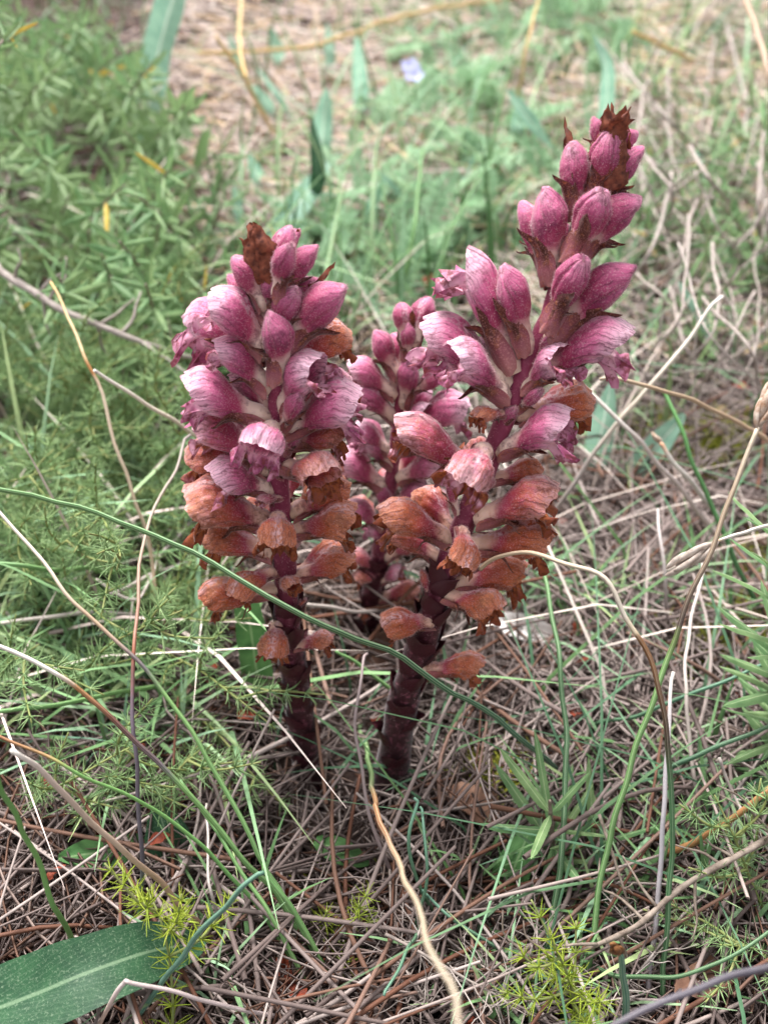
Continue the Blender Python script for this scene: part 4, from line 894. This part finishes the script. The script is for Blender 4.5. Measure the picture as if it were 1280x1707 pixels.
for k in range(150):
    p, x, y = litter_pt()
    if k > 90: p = pz(rr.uniform(300, 1280), rr.uniform(-20, 560), 0)
    p.z = gz(p.x, p.y)+rr.uniform(.004, .014); a = rr.uniform(0, 6.28)
    o = link('dead_leaf', rr.choice(CH)); o.matrix_basis = frame_to(p, Vector((math.cos(a), math.sin(a), rr.gauss(0, .2))), Vector((rr.gauss(0, .3), rr.gauss(0, .3), 1)), rr.uniform(.010, .026))
    tag(o, 'brown-grey curled dead leaf in the litter', 'dead leaf', 'dead leaves in the litter')
for k in range(110):
    p, x, y = litter_pt(); p.z = gz(p.x, p.y)+rr.uniform(.010, .022); a = rr.uniform(0, 6.28)
    o = link('red_leaf_fragment', rr.choice(RC)); o.matrix_basis = frame_to(p, Vector((math.cos(a), math.sin(a), rr.gauss(0, .2))), Vector((rr.gauss(0, .3), rr.gauss(0, .3), 1)), rr.uniform(.005, .013))
    tag(o, 'small orange-red leaf fragment in the litter', 'leaf scrap', 'orange-red leaf scraps in the litter')
o = link('dry_papery_leaf', mesh('dry_papery_leaf', *leaf_blade(.03, .006, 12, 6, .5, .15, .4, 0, 2), plain('papery', lin(222, 216, 212), lin(240, 236, 232), 300, .5, .2)))
o.matrix_basis = frame_to(pz(815, 1035, .02), pz(925, 1055, .02)-pz(815, 1035, .02), Vector((0, -.4, 1))); tag(o, 'white papery dry leaf lying in the straw beside the lowest rusty flowers', 'dead leaf')
gg = Geo()
def blade_geo(g, p, L, w, az, lean, v):
    d = Vector((math.cos(az), math.sin(az), 0)); s = Vector((-math.sin(az), math.cos(az), 0))
    pts = [p+Vector((0, 0, L*t*(1-.35*lean*t)))+d*L*lean*t*t for t in (0, .3, .6, .85, 1)]
    V, F, U = [], [], []
    for i, q in enumerate(pts):
        ww = w*(1, .95, .75, .4, .05)[i]
        V += [tuple(q-s*ww+d*ww*.4), tuple(q), tuple(q+s*ww+d*ww*.4)]; U += [(i/4, v)]*3
    F = [(i*3+j, i*3+j+1, i*3+j+4, i*3+j+3) for i in range(4) for j in range(2)]
    g.add(V, F, U)
for k in range(8200):
    p, x, y = litter_pt()
    if k > 5200: x, y = rr.uniform(640, 1360), rr.uniform(-80, 520); p = pz(x, y, 0)
    dens = 1.0 if (y < 620 or x < 330) else .55
    if x > 330 and y < 260 and x < 640: dens = .5
    if x < 330 and y > 1350: dens = .15
    if noise.noise(Vector((p.x*14, p.y*14, 3))) < (.35-dens*.55): continue
    if 430 < x < 760 and y > 1000: continue
    p.z = gz(p.x, p.y); blade_geo(gg, p, rr.uniform(.015, .055), rr.uniform(.0006, .0013), rr.uniform(0, 6.28), rr.uniform(.2, 1.1), rr.random())
for k in range(420):
    p = pz(rr.uniform(-40, 420), rr.uniform(380, 1280), 0) if k < 150 else pz(rr.uniform(380, 1340), rr.uniform(-60, 460), 0)
    blade_geo(gg, p, rr.uniform(.05, .12), rr.uniform(.0008, .0014), rr.uniform(0, 6.28), rr.uniform(.3, 1.4), rr.random())
for k in range(1500):
    p = Vector((rr.uniform(-1.6, 1.6), rr.uniform(.9, 2.8), 0))
    blade_geo(gg, p, rr.uniform(.03, .09), .0015, rr.uniform(0, 6.28), rr.uniform(.2, 1.1), rr.random())
tag(link('fine_grass', gg.mesh('fine_grass', M_GRASS)), 'short fine green grass growing through the litter', 'grass', None, 'stuff')
rb = random.Random(44)
BM = []
for k in range(10):
    g = Geo(); blade_geo(g, Vector((0, 0, 0)), 1, .012, 0, rb.uniform(.15, .8), rb.random()); BM.append(g.mesh('grass_blade', M_GRASS))
for k in range(95):
    x, y = rb.uniform(430, 1290), rb.uniform(120, 760)
    if rb.random() < .35: x, y = rb.uniform(480, 720), rb.uniform(480, 640)
    p = pz(x, y, 0); L = rb.uniform(.05, .12); w = L*rb.uniform(.8, 1.6)*.1/L
    o = link('grass_blade', rb.choice(BM)); o.matrix_basis = Matrix.Translation(p) @ Matrix.Rotation(rb.uniform(0, 6.28), 4, 'Z') @ Matrix.Diagonal((L, w, L, 1))
    tag(o, 'thin upright green blade growing in the clearing behind the broomrapes', 'grass', 'thin upright blades behind the broomrapes')
def blades(n, name, label, cat, group, mats, where, lo, hi, wd, lean):
    ms = []
    for k in range(8):
        g = Geo(); blade_geo(g, Vector((0, 0, 0)), 1, .011, 0, rb.uniform(*lean), rb.random()); ms.append(g.mesh(name, mats))
    for k in range(n):
        x, y = where(); p = pz(x, y, 0); L = rb.uniform(lo, hi); w = wd*rb.uniform(.7, 1.4)
        o = link(name, rb.choice(ms)); o.matrix_basis = Matrix.Translation(p) @ Matrix.Rotation(rb.uniform(0, 6.28), 4, 'Z') @ Matrix.Diagonal((L, w, L, 1)); tag(o, label, cat, group)
M_PALEB = straw_material('bleached_straw', [(0, lin(150, 136, 126)), (.5, lin(176, 162, 152)), (1, lin(196, 184, 174))])
M_BLUEGRASS = straw_material('grey_green_blade', [(0, lin(56, 88, 62)), (.4, lin(80, 114, 84)), (.75, lin(106, 138, 106)), (1, lin(74, 104, 60))])
blades(60, 'grass_blade', 'thin grey-green blade slanting out of the straw beside the tallest broomrape', 'grass', 'slanting blades in the straw', M_BLUEGRASS, lambda: (rb.uniform(700, 1300), rb.uniform(640, 1740)), .05, .13, .06, (.7, 1.5))
blades(26, 'grass_blade', 'thin grey-green blade growing close around the broomrape feet', 'grass', 'blades around the broomrape feet', M_BLUEGRASS, lambda: (rb.choice((rb.uniform(380, 470), rb.uniform(540, 630), rb.uniform(700, 760))), rb.uniform(1120, 1330)), .02, .055, .07, (.3, 1.2))
blades(48, 'grass_blade', 'pale green blade rising through the bed of ferny sprigs', 'grass', 'pale blades in the bed of sprigs', M_GRASS, lambda: (rb.uniform(-40, 400), rb.uniform(420, 1280)), .05, .11, .10, (.4, 1.4))
blades(55, 'dry_stalk', 'thin dry straw-coloured stem standing among the ferny sprigs and shrubs', 'stalk', 'dry stems among the sprigs', M_STRAWF, lambda: (rb.uniform(-40, 420), rb.uniform(250, 1280)), .05, .13, .07, (.2, 1.6))
blades(48, 'grass_blade', 'soft grey-green blade in the far grass beyond the broomrapes', 'grass', 'blades of the far grass', M_GRASS, lambda: (rb.uniform(760, 1300), rb.uniform(-40, 420)), .06, .13, .11, (.3, 1.3))
blades(40, 'bleached_straw', 'long bleached straw blade arching over the litter beyond the rushes', 'straw', 'bleached straw blades', M_PALEB, lambda: (rb.uniform(760, 1300), rb.uniform(420, 1300)), .06, .14, .055, (.9, 1.8))
gq = Geo()
for k in range(3200):
    cx, cy = rr.choice([(1180, 770), (1230, 1050), (1080, 760), (1260, 960), (820, 1310), (1150, 1110), (1200, 420), (500, 470), (560, 1510)])
    p = pz(cx+rr.gauss(0, 30), cy+rr.gauss(0, 22), 0); p.z = gz(p.x, p.y)+.008
    blade_geo(gq, p, rr.uniform(.006, .014), .0006, rr.uniform(0, 6.28), rr.uniform(.2, .9), rr.random())
tag(link('moss', gq.mesh('moss', M_MOSS)), 'yellow-green moss in patches on the soil', 'moss', None, 'stuff')
